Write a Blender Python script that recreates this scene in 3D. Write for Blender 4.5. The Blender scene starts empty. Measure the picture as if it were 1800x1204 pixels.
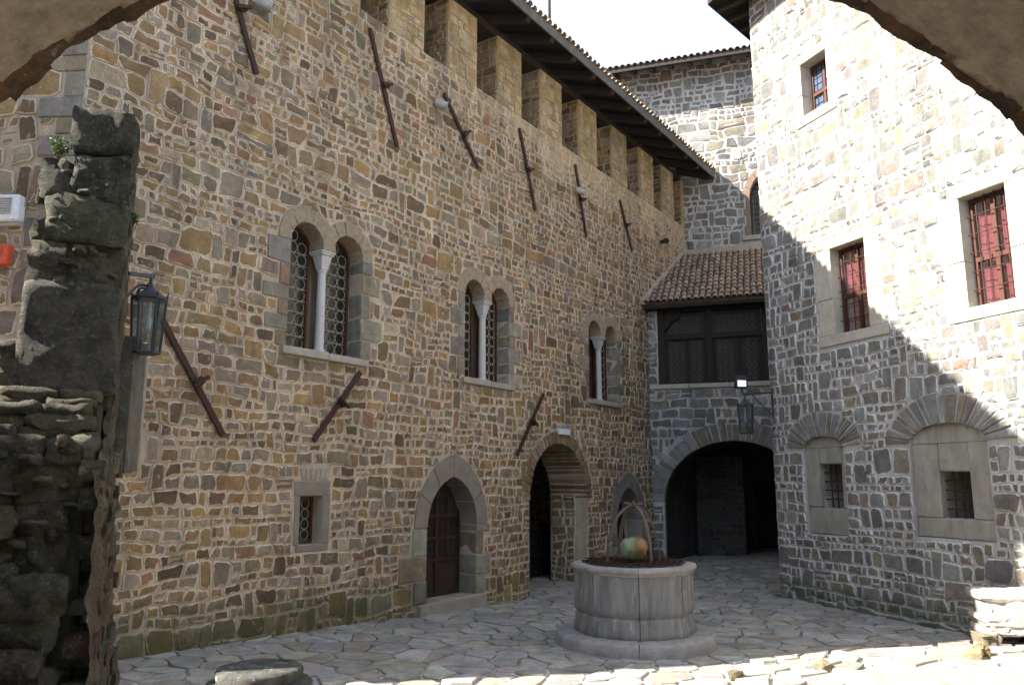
import bpy, bmesh, math, random
import numpy as np
from mathutils import Vector, Matrix
from mathutils import noise as mnoise

rnd = random.Random(7)
scene = bpy.context.scene
COL = scene.collection
R = math.radians

# ------------------------------------------------------------------ camera, sky, sun, exposure
EYE = Vector((0.0, 0.0, 2.3))
PITCH = 9.77
cam_d = bpy.data.cameras.new("camera")
cam = bpy.data.objects.new("camera", cam_d)
COL.objects.link(cam)
cam.location = EYE
cam.rotation_euler = (R(90 + PITCH), 0, 0)
cam_d.sensor_width = 36.0
cam_d.lens = 28.0
cam_d.clip_start = 0.05
cam_d.clip_end = 2000
scene.camera = cam

SUN_YAW, SUN_EL = 75.0, 37.8            # direction the light travels (from +Y towards +X), elevation
SKY_STRENGTH, SUN_STRENGTH, EXPOSURE = 0.08, 5.0, 2.3
world = bpy.data.worlds.new("World")
scene.world = world
world.use_nodes = True
wn = world.node_tree
bg = wn.nodes["Background"]
sky = wn.nodes.new("ShaderNodeTexSky")
sky.sky_type = 'NISHITA'
sky.sun_disc = False
sky.sun_elevation = R(SUN_EL)
sky.sun_rotation = R(SUN_YAW + 180)
sky.dust_density = 3.0
sky.air_density = 1.0
haze = wn.nodes.new("ShaderNodeMix")          # thin even veil of bright haze over the whole sky
haze.data_type = 'RGBA'
haze.inputs[0].default_value = 0.62
haze.inputs[7].default_value = (3.6, 4.7, 6.4, 1)
wn.links.new(sky.outputs[0], haze.inputs[6])
wn.links.new(haze.outputs[2], bg.inputs[0])
bg.inputs[1].default_value = SKY_STRENGTH
sun_d = bpy.data.lights.new("sun", 'SUN')
sun_d.energy = SUN_STRENGTH
sun_d.angle = R(0.5)
sun_d.color = (1.0, 0.95, 0.86)
sun = bpy.data.objects.new("sun", sun_d)
COL.objects.link(sun)
LDIR = Vector((math.sin(R(SUN_YAW)) * math.cos(R(SUN_EL)), math.cos(R(SUN_YAW)) * math.cos(R(SUN_EL)), -math.sin(R(SUN_EL))))
sun.rotation_euler = LDIR.to_track_quat('-Z', 'Y').to_euler()
sun.location = (-20, -10, 30)
scene.view_settings.view_transform = 'Standard'
scene.view_settings.look = 'None'
scene.view_settings.gamma = 1.0
scene.view_settings.exposure = EXPOSURE
scene.view_settings.use_curve_mapping = False
scene.render.engine = 'CYCLES'
scene.cycles.use_denoising = True
scene.cycles.diffuse_bounces = 5
scene.cycles.max_bounces = 10

# ------------------------------------------------------------------ projection (only to rank the pieces by size in view)
_c, _s = math.cos(R(PITCH)), math.sin(R(PITCH))
def view(p):
    dx, dy, dz = p[0] - EYE[0], p[1] - EYE[1], p[2] - EYE[2]
    y = dy * _c + dz * _s
    z = -dy * _s + dz * _c
    return (dx / y * 1400, z / y * 1400, y) if y > 0.1 else (1e6, 1e6, -1)
def in_view(p, m=20):
    x, z, y = view(p)
    return y > 0 and abs(x) < 900 + m and abs(z) < 602 + m

# ------------------------------------------------------------------ materials
def new_mat(name):
    m = bpy.data.materials.new(name)
    m.use_nodes = True
    nt = m.node_tree
    return m, nt, nt.nodes, nt.links, nt.nodes["Principled BSDF"]

def N(nodes, t, **kw):
    n = nodes.new(t)
    for k, v in kw.items():
        setattr(n, k, v)
    return n

def noise(nodes, links, vec, scale, detail=4, rough=0.6):
    n = nodes.new("ShaderNodeTexNoise")
    n.inputs['Scale'].default_value = scale
    n.inputs['Detail'].default_value = detail
    n.inputs['Roughness'].default_value = rough
    links.new(vec, n.inputs['Vector'])
    return n.outputs[0]

def ramp(nodes, links, fac, stops):
    r = nodes.new("ShaderNodeValToRGB")
    e = r.color_ramp.elements
    while len(e) < len(stops):
        e.new(0.5)
    for el, (p, c) in zip(e, stops):
        el.position = p
        el.color = (c, c, c, 1) if isinstance(c, (int, float)) else (*c, 1)
    links.new(fac, r.inputs[0])
    return r.outputs[0]

def mix(nodes, links, fac, a, b, blend='MIX'):
    m = nodes.new("ShaderNodeMix")
    m.data_type = 'RGBA'
    m.blend_type = blend
    for sock, v in ((m.inputs[0], fac), (m.inputs[6], a), (m.inputs[7], b)):
        if isinstance(v, (int, float)):
            sock.default_value = v
        elif isinstance(v, tuple):
            sock.default_value = (*v, 1)
        else:
            links.new(v, sock)
    return m.outputs[2]

def math_n(nodes, links, op, a, b=None, clamp=False):
    m = nodes.new("ShaderNodeMath")
    m.operation = op
    m.use_clamp = clamp
    for i, v in enumerate((a, b)):
        if v is None:
            continue
        if isinstance(v, (int, float)):
            m.inputs[i].default_value = v
        else:
            links.new(v, m.inputs[i])
    return m.outputs[0]

def bump(nodes, links, h, strength, dist, bsdf):
    b = nodes.new("ShaderNodeBump")
    b.inputs['Strength'].default_value = strength
    b.inputs['Distance'].default_value = dist
    links.new(h, b.inputs['Height'])
    links.new(b.outputs[0], bsdf.inputs['Normal'])

def pos(nodes):
    return nodes.new("ShaderNodeNewGeometry").outputs['Position']

def sep_z(nodes, links, p, axis=2):
    s = nodes.new("ShaderNodeSeparateXYZ")
    links.new(p, s.inputs[0])
    return s.outputs[axis]

MOSS = (0.045, 0.055, 0.018)
def moss_mask(nodes, links, p, top, amount, ycut=None):
    z = sep_z(nodes, links, p)
    if ycut:
        amount = math_n(nodes, links, 'MULTIPLY', ramp(nodes, links, math_n(nodes, links, 'DIVIDE', sep_z(nodes, links, p, 1), 30.0), [(ycut / 30, 1), ((ycut + 5) / 30, 0.25)]), amount)
    n = noise(nodes, links, p, 1.7, 5)
    n2 = noise(nodes, links, p, 14, 4)
    h = math_n(nodes, links, 'SUBTRACT', 1.0, math_n(nodes, links, 'DIVIDE', z, top), True)
    v = math_n(nodes, links, 'MULTIPLY', h, math_n(nodes, links, 'ADD', n, n2))
    return math_n(nodes, links, 'MULTIPLY', ramp(nodes, links, v, [(0.30, 0), (0.75, 1)]), amount)

def stone_mat(name, mortar, smear=1.0, moss=0.0, moss_top=1.2, upper=None, lichen=0.0, bumps=0.6, mott=(0.62, 1.28), weather=True):
    """colour of each stone comes from its own attribute; mortar smears over rims, moss grows at the foot"""
    m, nt, nodes, links, b = new_mat(name)
    p = pos(nodes)
    a = N(nodes, "ShaderNodeAttribute", attribute_name="tone")
    e = N(nodes, "ShaderNodeAttribute", attribute_name="rim")
    n1 = noise(nodes, links, p, 5.5, 6, 0.65)
    n2 = noise(nodes, links, p, 38, 5, 0.7)
    c = mix(nodes, links, 1.0, a.outputs[0], ramp(nodes, links, n1, [(0.25, mott[0]), (0.75, mott[1])]), 'MULTIPLY')
    c = mix(nodes, links, 1.0, c, ramp(nodes, links, n2, [(0.25, 0.7), (0.75, 1.25)]), 'MULTIPLY')
    rust = ramp(nodes, links, noise(nodes, links, p, 2.3, 5), [(0.55, 0), (0.75, 0.55)])
    c = mix(nodes, links, rust, c, mix(nodes, links, 0.5, c, (0.30, 0.17, 0.07)))
    if lichen:
        lm = ramp(nodes, links, noise(nodes, links, p, 9, 6, 0.75), [(0.60, 0), (0.68, lichen)])
        c = mix(nodes, links, lm, c, (0.52, 0.50, 0.46))
    # mortar smeared over the arris
    n3 = noise(nodes, links, p, 16, 5, 0.7)
    v = math_n(nodes, links, 'MULTIPLY', e.outputs['Fac'], math_n(nodes, links, 'ADD', n3, 0.28))
    sm = ramp(nodes, links, v, [(0.50, 0), (0.62, smear)])
    if upper:                                   # old plaster skim left on the stones high up the wall
        z = sep_z(nodes, links, p)
        hz = math_n(nodes, links, 'DIVIDE', math_n(nodes, links, 'SUBTRACT', z, upper[0]), upper[1], True)
        pn = noise(nodes, links, p, 3.1, 6, 0.7)
        far = math_n(nodes, links, 'DIVIDE', math_n(nodes, links, 'SUBTRACT', sep_z(nodes, links, p, 1), 8.0), 11.0, True)
        hz = math_n(nodes, links, 'MULTIPLY', hz, math_n(nodes, links, 'ADD', math_n(nodes, links, 'MULTIPLY', far, 0.75), 0.32))
        pm = ramp(nodes, links, math_n(nodes, links, 'MULTIPLY', hz, pn), [(0.34, 0), (0.46, 0.8)])
        c = mix(nodes, links, pm, c, mix(nodes, links, n1, (0.30, 0.205, 0.105), (0.42, 0.33, 0.22)))
    c = mix(nodes, links, sm, c, mortar)
    if weather:
        mp = nodes.new("ShaderNodeMapping")
        mp.inputs['Scale'].default_value = (1.6, 1.6, 0.28)
        links.new(p, mp.inputs[0])
        c = mix(nodes, links, 1.0, c, ramp(nodes, links, noise(nodes, links, mp.outputs[0], 1.3, 6, 0.65), [(0.30, 0.72), (0.58, 1.14)]), 'MULTIPLY')
    if moss:
        c = mix(nodes, links, moss_mask(nodes, links, p, moss_top, moss, 12.0 if upper else None), c, MOSS)
    links.new(c, b.inputs['Base Color'])
    b.inputs['Roughness'].default_value = 0.9
    b.inputs['Specular IOR Level'].default_value = 0.25
    h = math_n(nodes, links, 'ADD', math_n(nodes, links, 'MULTIPLY', n1, 1.5), n2)
    bump(nodes, links, h, bumps, 0.02, b)
    return m

def mortar_mat(name, col, col2, moss=0.0, moss_top=1.2, scale=1.0, upper=None):
    m, nt, nodes, links, b = new_mat(name)
    p = pos(nodes)
    n1 = noise(nodes, links, p, 2.6 * scale, 8, 0.75)
    n2 = noise(nodes, links, p, 45, 5, 0.7)
    c = mix(nodes, links, ramp(nodes, links, n1, [(0.35, 0), (0.68, 1)]), col, col2)
    if upper:
        z = sep_z(nodes, links, p)
        hz = math_n(nodes, links, 'DIVIDE', math_n(nodes, links, 'SUBTRACT', z, upper[0]), upper[1], True)
        c = mix(nodes, links, math_n(nodes, links, 'MULTIPLY', hz, 0.75), c, (0.40, 0.30, 0.18))
    c = mix(nodes, links, 1.0, c, ramp(nodes, links, n2, [(0.2, 0.72), (0.8, 1.2)]), 'MULTIPLY')
    mp = nodes.new("ShaderNodeMapping")
    mp.inputs['Scale'].default_value = (1.6, 1.6, 0.28)
    links.new(p, mp.inputs[0])
    c = mix(nodes, links, 1.0, c, ramp(nodes, links, noise(nodes, links, mp.outputs[0], 1.3, 6, 0.65), [(0.32, 0.70), (0.62, 1.12)]), 'MULTIPLY')
    if moss:
        c = mix(nodes, links, moss_mask(nodes, links, p, moss_top, moss, 12.0 if upper else None), c, MOSS)
    links.new(c, b.inputs['Base Color'])
    b.inputs['Roughness'].default_value = 0.95
    b.inputs['Specular IOR Level'].default_value = 0.15
    h = math_n(nodes, links, 'ADD', noise(nodes, links, p, 9, 5, 0.65), n2)
    bump(nodes, links, h, 0.8, 0.025, b)
    return m

def plain_mat(name, col, col2=None, scale=6, rough=0.8, metal=0.0, bumps=0.4, dist=0.01, stretch=None, spec=0.3, spots=None):
    m, nt, nodes, links, b = new_mat(name)
    p = pos(nodes)
    if stretch:
        mp = nodes.new("ShaderNodeMapping")
        mp.inputs['Scale'].default_value = stretch
        links.new(p, mp.inputs[0])
        p = mp.outputs[0]
    n1 = noise(nodes, links, p, scale, 6, 0.65)
    c = mix(nodes, links, ramp(nodes, links, n1, [(0.32, 0), (0.68, 1)]), col, col2 or tuple(x * 0.7 for x in col))
    n2 = noise(nodes, links, p, scale * 8, 4, 0.7)
    c = mix(nodes, links, 1.0, c, ramp(nodes, links, n2, [(0.25, 0.8), (0.75, 1.15)]), 'MULTIPLY')
    if spots:
        n3 = noise(nodes, links, p, spots[1], 6, 0.75)
        c = mix(nodes, links, ramp(nodes, links, n3, [(spots[2], 0), (spots[2] + 0.08, spots[3])]), c, spots[0])
    links.new(c, b.inputs['Base Color'])
    b.inputs['Roughness'].default_value = rough
    b.inputs['Metallic'].default_value = metal
    b.inputs['Specular IOR Level'].default_value = spec
    bump(nodes, links, math_n(nodes, links, 'ADD', n1, n2), bumps, dist, b)
    return m

MORT_L = (0.51, 0.415, 0.31)
MORT_R = (0.50, 0.485, 0.46)
M = {}
M['stone_left'] = stone_mat('rubble_stone_brown', MORT_L, 0.9, 0.65, 1.2, upper=(7.6, 2.6), lichen=0.5)
M['mortar_left'] = mortar_mat('mortar_warm', MORT_L, (0.33, 0.262, 0.19), 0.6, 0.9, upper=(7.6, 2.6))
M['stone_merlon'] = stone_mat('merlon_stone_ochre', (0.36, 0.27, 0.155), 0.7, lichen=0.2)
M['mortar_merlon'] = mortar_mat('mortar_ochre', (0.42, 0.32, 0.18), (0.34, 0.25, 0.14))
M['stone_right'] = stone_mat('rubble_stone_grey', MORT_R, 1.0, 0.55, 0.8, lichen=0.5)
M['mortar_right'] = mortar_mat('mortar_pale', MORT_R, (0.36, 0.345, 0.32), 0.5, 0.6)
M['stone_dark'] = stone_mat('mossy_ruin_stone', (0.16, 0.14, 0.10), 0.7, 0.0, lichen=0.35, bumps=1.0, mott=(0.35, 1.5))
def ruin_mat(name, streak=False):
    m, nt, nodes, links, b = new_mat(name)
    p = pos(nodes)
    a = N(nodes, "ShaderNodeAttribute", attribute_name="tone")
    n1 = noise(nodes, links, p, 4, 8, 0.7)
    n2 = noise(nodes, links, p, 22, 6, 0.75)
    n3 = noise(nodes, links, p, 13, 8, 0.8)
    c = mix(nodes, links, 1.0, a.outputs[0], ramp(nodes, links, n1, [(0.3, 0.35), (0.7, 1.7)]), 'MULTIPLY')
    c = mix(nodes, links, ramp(nodes, links, noise(nodes, links, p, 3.3, 6, 0.7), [(0.50, 0), (0.66, 0.75)]), c, (0.040, 0.046, 0.018))
    c = mix(nodes, links, ramp(nodes, links, n3, [(0.50, 0), (0.62, 0.7)]), c, (0.165, 0.140, 0.098))
    c = mix(nodes, links, ramp(nodes, links, n2, [(0.58, 0), (0.66, 0.75)]), c, (0.26, 0.24, 0.20))
    links.new(c, b.inputs['Base Color'])
    b.inputs['Roughness'].default_value = 0.85
    b.inputs['Specular IOR Level'].default_value = 0.25
    bump(nodes, links, math_n(nodes, links, 'ADD', math_n(nodes, links, 'ADD', n1, n3), n2), 1.0, 0.06, b)
    return m
M['ruin_stone'] = ruin_mat('mossy_ruin')
M['mortar_dark'] = mortar_mat('ruin_core', (0.075, 0.065, 0.045), (0.03, 0.03, 0.02), 0.0)
M['mortar_ruin'] = plain_mat('ruin_lime', (0.17, 0.135, 0.09), (0.05, 0.042, 0.027), 5, 0.95, bumps=1.0, dist=0.05, stretch=(1.4, 1.4, 0.8), spots=((0.27, 0.24, 0.18), 9, 0.57, 0.7))
M['old_jamb'] = plain_mat('weathered_jamb', (0.13, 0.115, 0.09), (0.06, 0.055, 0.042), 4, 0.95, bumps=0.8, dist=0.015, spots=((0.22, 0.2, 0.16), 12, 0.58, 0.6))
M['rock'] = stone_mat('broken_stone', (0.3, 0.26, 0.2), 0.0, lichen=0.3, bumps=0.8)
M['passage_stone'] = stone_mat('passage_shade_stone', (0.11, 0.10, 0.088), 0.8, mott=(0.4, 0.9))  # stone colour darkened for the shadow inside the passage
M['flag'] = stone_mat('flagstone', (0.30, 0.28, 0.25), 0.5, 0.0, lichen=0.2, bumps=0.5, mott=(0.62, 1.2))
M['tufa'] = plain_mat('tufa_limestone', (0.45, 0.36, 0.25), (0.33, 0.255, 0.17), 11, 0.95, bumps=1.0, dist=0.03, spots=((0.18, 0.13, 0.08), 22, 0.58, 0.8))
M['ashlar'] = plain_mat('ashlar_grey', (0.30, 0.27, 0.22), (0.22, 0.19, 0.15), 4, 0.9, bumps=0.5, dist=0.012, spots=((0.45, 0.42, 0.36), 9, 0.62, 0.5))
M['ashlar_dark'] = plain_mat('door_ashlar', (0.22, 0.185, 0.15), (0.16, 0.135, 0.11), 4, 0.9, bumps=0.5, dist=0.01, spots=((0.36, 0.32, 0.26), 14, 0.64, 0.5))
M['sill'] = plain_mat('sill_stone', (0.34, 0.31, 0.26), (0.25, 0.22, 0.18), 6, 0.9, bumps=0.6)
M['frame_pale'] = plain_mat('pale_window_stone', (0.46, 0.42, 0.35), (0.36, 0.32, 0.25), 4, 0.9, bumps=0.6, dist=0.015, spots=((0.25, 0.2, 0.15), 16, 0.64, 0.4))
M['niche'] = plain_mat('niche_sandstone', (0.33, 0.312, 0.262), (0.22, 0.205, 0.17), 3.5, 0.95, bumps=0.9, dist=0.02, stretch=(1.5, 1.5, 0.7), spots=((0.14, 0.125, 0.10), 7, 0.60, 0.5))
M['marble'] = plain_mat('column_marble', (0.47, 0.45, 0.42), (0.36, 0.345, 0.32), 5, 0.55, bumps=0.2, stretch=(1, 1, 0.3))
M['wood_dark'] = plain_mat('dark_timber', (0.035, 0.024, 0.017), (0.02, 0.014, 0.010), 5, 0.8, bumps=0.5, stretch=(3, 3, 0.6))
M['wood_soffit'] = plain_mat('soffit_boards', (0.026, 0.020, 0.015), (0.015, 0.012, 0.009), 4, 0.9, bumps=0.6)
M['wood_fascia'] = plain_mat('weathered_fascia', (0.14, 0.125, 0.105), (0.08, 0.07, 0.06), 5, 0.9, bumps=0.5)
M['door_wood'] = plain_mat('door_wood', (0.045, 0.019, 0.012), (0.028, 0.012, 0.008), 6, 0.6, bumps=0.2)
M['wood_frame'] = plain_mat('red_brown_wood', (0.085, 0.030, 0.017), (0.06, 0.021, 0.012), 6, 0.5, bumps=0.2)
M['iron'] = plain_mat('rusty_iron', (0.060, 0.028, 0.020), (0.035, 0.02, 0.016), 14, 0.7, 0.35, 0.5, 0.006)
M['iron_dark'] = plain_mat('dark_iron', (0.03, 0.028, 0.028), (0.018, 0.017, 0.017), 12, 0.6, 0.4, 0.3, 0.004)
M['lamp_iron'] = plain_mat('lantern_iron', (0.045, 0.050, 0.062), (0.03, 0.033, 0.04), 12, 0.45, 0.3, 0.25, 0.004)
M['rust_hoop'] = plain_mat('hoop_iron', (0.13, 0.10, 0.09), (0.075, 0.055, 0.048), 16, 0.75, 0.2, 0.4, 0.004)
M['lead'] = plain_mat('lead_came', (0.30, 0.275, 0.22), (0.20, 0.18, 0.14), 12, 0.6, 0.0, 0.1, 0.002)
M['lead_dark'] = plain_mat('lead_came_dark', (0.27, 0.21, 0.15), (0.17, 0.135, 0.10), 12, 0.6, 0.0, 0.1, 0.002)
M['well'] = plain_mat('well_limestone', (0.25, 0.247, 0.242), (0.10, 0.10, 0.10), 3.2, 0.88, bumps=0.8, dist=0.018, stretch=(1.8, 1.8, 0.30), spots=((0.40, 0.39, 0.37), 6, 0.585, 0.6))
M['well_pink'] = plain_mat('well_rim_stone', (0.32, 0.30, 0.288), (0.20, 0.188, 0.18), 5, 0.9, bumps=0.9, dist=0.015, spots=((0.2, 0.18, 0.16), 14, 0.62, 0.5))
M['old_base'] = plain_mat('lichened_base_stone', (0.12, 0.115, 0.10), (0.03, 0.03, 0.026), 6, 0.95, bumps=1.0, dist=0.02, spots=((0.36, 0.35, 0.32), 9, 0.57, 0.7))
M['white_stone'] = plain_mat('white_block_stone', (0.56, 0.52, 0.47), (0.42, 0.37, 0.32), 6, 0.95, bumps=1.0, dist=0.03, spots=((0.22, 0.15, 0.1), 10, 0.64, 0.6))
M['plastic_white'] = plain_mat('white_plastic', (0.62, 0.64, 0.66), (0.56, 0.58, 0.6), 3, 0.45, bumps=0.02)
M['plastic_red'] = plain_mat('red_plastic', (0.55, 0.08, 0.03), (0.48, 0.07, 0.025), 3, 0.4, bumps=0.02)
M['plastic_grey'] = plain_mat('grey_plastic', (0.36, 0.34, 0.31), (0.28, 0.27, 0.25), 5, 0.5, bumps=0.05)
M['paint_black'] = plain_mat('black_paint', (0.02, 0.021, 0.024), (0.015, 0.015, 0.017), 5, 0.5, bumps=0.05)
M['curtain'] = plain_mat('crimson_curtain', (0.42, 0.11, 0.14), (0.30, 0.055, 0.08), 7, 0.9, bumps=0.3, stretch=(6, 6, 0.4))
M['interior'] = plain_mat('dim_interior', (0.035, 0.03, 0.025), (0.02, 0.018, 0.015), 3, 0.95)
M['plaster_flash'] = plain_mat('lime_flashing', (0.40, 0.35, 0.27), (0.30, 0.26, 0.2), 7, 0.95, bumps=0.8, dist=0.02)
M['leaf'] = plain_mat('plant_leaf', (0.10, 0.20, 0.03), (0.07, 0.13, 0.02), 20, 0.6, bumps=0.1)
M['twig'] = plain_mat('dry_twig', (0.16, 0.11, 0.06), (0.10, 0.07, 0.04), 20, 0.9)
M['brick_red'] = plain_mat('brick_frame', (0.21, 0.145, 0.105), (0.15, 0.105, 0.08), 8, 0.9, bumps=0.6)

def tile_material():
    m, nt, nodes, links, b = new_mat('terracotta_tile')
    p = pos(nodes)
    oi = nodes.new("ShaderNodeObjectInfo")
    c = ramp(nodes, links, oi.outputs['Random'], [(0.0, (0.31, 0.225, 0.16)), (0.25, (0.24, 0.185, 0.14)), (0.5, (0.38, 0.305, 0.23)), (0.75, (0.20, 0.16, 0.125)), (1.0, (0.35, 0.20, 0.13))])
    n1 = noise(nodes, links, p, 8, 6, 0.7)
    c = mix(nodes, links, 1.0, c, ramp(nodes, links, n1, [(0.3, 0.6), (0.7, 1.3)]), 'MULTIPLY')
    c = mix(nodes, links, ramp(nodes, links, noise(nodes, links, p, 21, 5, 0.75), [(0.56, 0), (0.66, 0.6)]), c, (0.22, 0.20, 0.15))
    links.new(c, b.inputs['Base Color'])
    b.inputs['Roughness'].default_value = 0.9
    bump(nodes, links, n1, 0.5, 0.01, b)
    return m
M['tile'] = tile_material()
M['tile_bed'] = plain_mat('tile_channel', (0.10, 0.055, 0.035), (0.06, 0.035, 0.025), 8, 0.95, bumps=0.6)

def glass_dark():
    m, nt, nodes, links, b = new_mat('bottle_glass')
    p = pos(nodes)
    n1 = noise(nodes, links, p, 5, 3)
    c = mix(nodes, links, n1, (0.010, 0.012, 0.009), (0.03, 0.026, 0.02))
    links.new(c, b.inputs['Base Color'])
    b.inputs['Roughness'].default_value = 0.06
    b.inputs['Specular IOR Level'].default_value = 0.35
    bump(nodes, links, noise(nodes, links, p, 16, 2), 0.5, 0.02, b)
    return m
M['glass_dark'] = glass_dark()
M['glass_dim'] = plain_mat('dim_loggia_glass', (0.012, 0.012, 0.012), (0.022, 0.018, 0.014), 3, 0.35, bumps=0.3, spec=0.12)
M['passage'] = mortar_mat('passage_shade_plaster', (0.11, 0.10, 0.088), (0.06, 0.055, 0.048))  # dark base colour puts the passage's deep shadow into the plaster

def glass_clear(name, refl, tint=(0.9, 0.93, 0.92)):
    m, nt, nodes, links, b = new_mat(name)
    tr = nodes.new("ShaderNodeBsdfTransparent")
    tr.inputs[0].default_value = (*tint, 1)
    gl = nodes.new("ShaderNodeBsdfGlossy")
    gl.inputs['Roughness'].default_value = 0.05
    gl.inputs[0].default_value = (0.95, 0.97, 1, 1)
    ms = nodes.new("ShaderNodeMixShader")
    ms.inputs[0].default_value = refl
    links.new(tr.outputs[0], ms.inputs[1])
    links.new(gl.outputs[0], ms.inputs[2])
    links.new(ms.outputs[0], nodes["Material Output"].inputs[0])
    nodes.remove(b)
    return m
M['glass'] = glass_clear('window_glass', 0.22)
M['glass_sky'] = glass_clear('window_glass_reflecting', 0.55, (0.5, 0.55, 0.62))
M['glass_blue'] = plain_mat('sky_tinted_glass', (0.085, 0.115, 0.18), (0.055, 0.075, 0.12), 5, 0.12, bumps=0.2, spec=0.9)  # blue base colour stands in for the sky reflected in the pane
M['glass_lamp'] = glass_clear('lantern_glass', 0.10, (0.80, 0.84, 0.86))

def emit_mat(name, col, st):
    m, nt, nodes, links, b = new_mat(name)
    b.inputs['Base Color'].default_value = (*col, 1)
    b.inputs['Emission Color'].default_value = (*col, 1)
    b.inputs['Emission Strength'].default_value = st
    return m
M['led'] = emit_mat('floodlight_led', (0.70, 0.90, 1.0), 0.3)

def pot_mat():
    m, nt, nodes, links, b = new_mat('patinated_copper')
    tc = nodes.new("ShaderNodeTexCoord").outputs['Object']
    x = sep_z(nodes, links, tc, 0)
    n = noise(nodes, links, tc, 9, 5)
    v = math_n(nodes, links, 'ADD', math_n(nodes, links, 'MULTIPLY', x, 2.4), n)
    c = ramp(nodes, links, v, [(0.25, (0.16, 0.205, 0.135)), (0.42, (0.13, 0.13, 0.055)), (0.60, (0.10, 0.07, 0.028)), (0.78, (0.20, 0.10, 0.035))])
    links.new(c, b.inputs['Base Color'])
    b.inputs['Roughness'].default_value = 0.6
    b.inputs['Metallic'].default_value = 0.15
    bump(nodes, links, noise(nodes, links, tc, 14, 5), 0.6, 0.02, b)
    return m
M['pot'] = pot_mat()

def vault_mat():
    m, nt, nodes, links, b = new_mat('vault_plaster')
    p = pos(nodes)
    y = sep_z(nodes, links, p, 1)
    n1 = noise(nodes, links, p, 2.2, 6, 0.7)
    n2 = noise(nodes, links, p, 11, 6, 0.7)
    yy = math_n(nodes, links, 'ADD', y, math_n(nodes, links, 'MULTIPLY', n1, 0.06))
    band = mix(nodes, links, ramp(nodes, links, n2, [(0.35, 0), (0.65, 1)]), (0.33, 0.27, 0.19), (0.19, 0.152, 0.105))
    old = mix(nodes, links, ramp(nodes, links, n1, [(0.35, 0), (0.7, 1)]), (0.25, 0.185, 0.075), (0.13, 0.095, 0.042))
    c = mix(nodes, links, ramp(nodes, links, math_n(nodes, links, 'DIVIDE', yy, 3.0), [(0.628, 0), (0.645, 1)]), old, band)
    st = ramp(nodes, links, math_n(nodes, links, 'DIVIDE', yy, 3.0), [(0.690, 0), (0.694, 1), (0.704, 1), (0.708, 0)])
    st = math_n(nodes, links, 'MULTIPLY', st, ramp(nodes, links, n2, [(0.42, 0), (0.52, 0.8)]))
    c = mix(nodes, links, st, c, (0.20, 0.075, 0.03))
    edge = ramp(nodes, links, math_n(nodes, links, 'ADD', math_n(nodes, links, 'DIVIDE', y, 3.0), math_n(nodes, links, 'MULTIPLY', n2, 0.06)), [(0.878, 0), (0.892, 1)])
    c = mix(nodes, links, edge, c, (0.085, 0.052, 0.028))
    c = mix(nodes, links, ramp(nodes, links, noise(nodes, links, p, 4, 7, 0.75), [(0.55, 0), (0.7, 0.7)]), c, (0.06, 0.043, 0.026))
    links.new(c, b.inputs['Base Color'])
    b.inputs['Roughness'].default_value = 0.95
    bump(nodes, links, math_n(nodes, links, 'ADD', n2, noise(nodes, links, p, 50, 4)), 0.6, 0.012, b)
    return m
M['vault'] = vault_mat()

def ground_mat():
    m, nt, nodes, links, b = new_mat('paving_joint')
    p = pos(nodes)
    n1 = noise(nodes, links, p, 1.1, 5)
    c = mix(nodes, links, ramp(nodes, links, n1, [(0.48, 0), (0.70, 1)]), (0.15, 0.136, 0.118), (0.30, 0.275, 0.24))
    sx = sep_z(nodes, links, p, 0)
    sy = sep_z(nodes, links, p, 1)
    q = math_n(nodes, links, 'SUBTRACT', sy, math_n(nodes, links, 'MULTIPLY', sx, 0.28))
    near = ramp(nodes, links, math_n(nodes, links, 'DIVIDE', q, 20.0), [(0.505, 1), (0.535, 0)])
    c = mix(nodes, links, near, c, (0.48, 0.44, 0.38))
    c = mix(nodes, links, 1.0, c, ramp(nodes, links, noise(nodes, links, p, 30, 5), [(0.25, 0.7), (0.75, 1.2)]), 'MULTIPLY')
    links.new(c, b.inputs['Base Color'])
    b.inputs['Roughness'].default_value = 0.95
    bump(nodes, links, noise(nodes, links, p, 25, 5), 0.7, 0.02, b)
    return m
M['ground'] = ground_mat()

# ------------------------------------------------------------------ builders
WLOC = {}
def set_parent(o, parent, wl):
    WLOC[o.name] = Vector(wl)
    if parent is not None:
        o.parent = parent
        o.location = Vector(wl) - WLOC[parent.name]
    else:
        o.location = wl

def thing(name, label, cat, loc, group=None):
    o = bpy.data.objects.new(name, None)
    o.empty_display_size = 0.2
    COL.objects.link(o)
    set_parent(o, None, loc)
    o['label'] = label
    o['category'] = cat
    if group:
        o['group'] = group
    return o

def tag(o, label, cat, group=None):
    o['label'] = label
    o['category'] = cat
    if group:
        o['group'] = group
    return o

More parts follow.
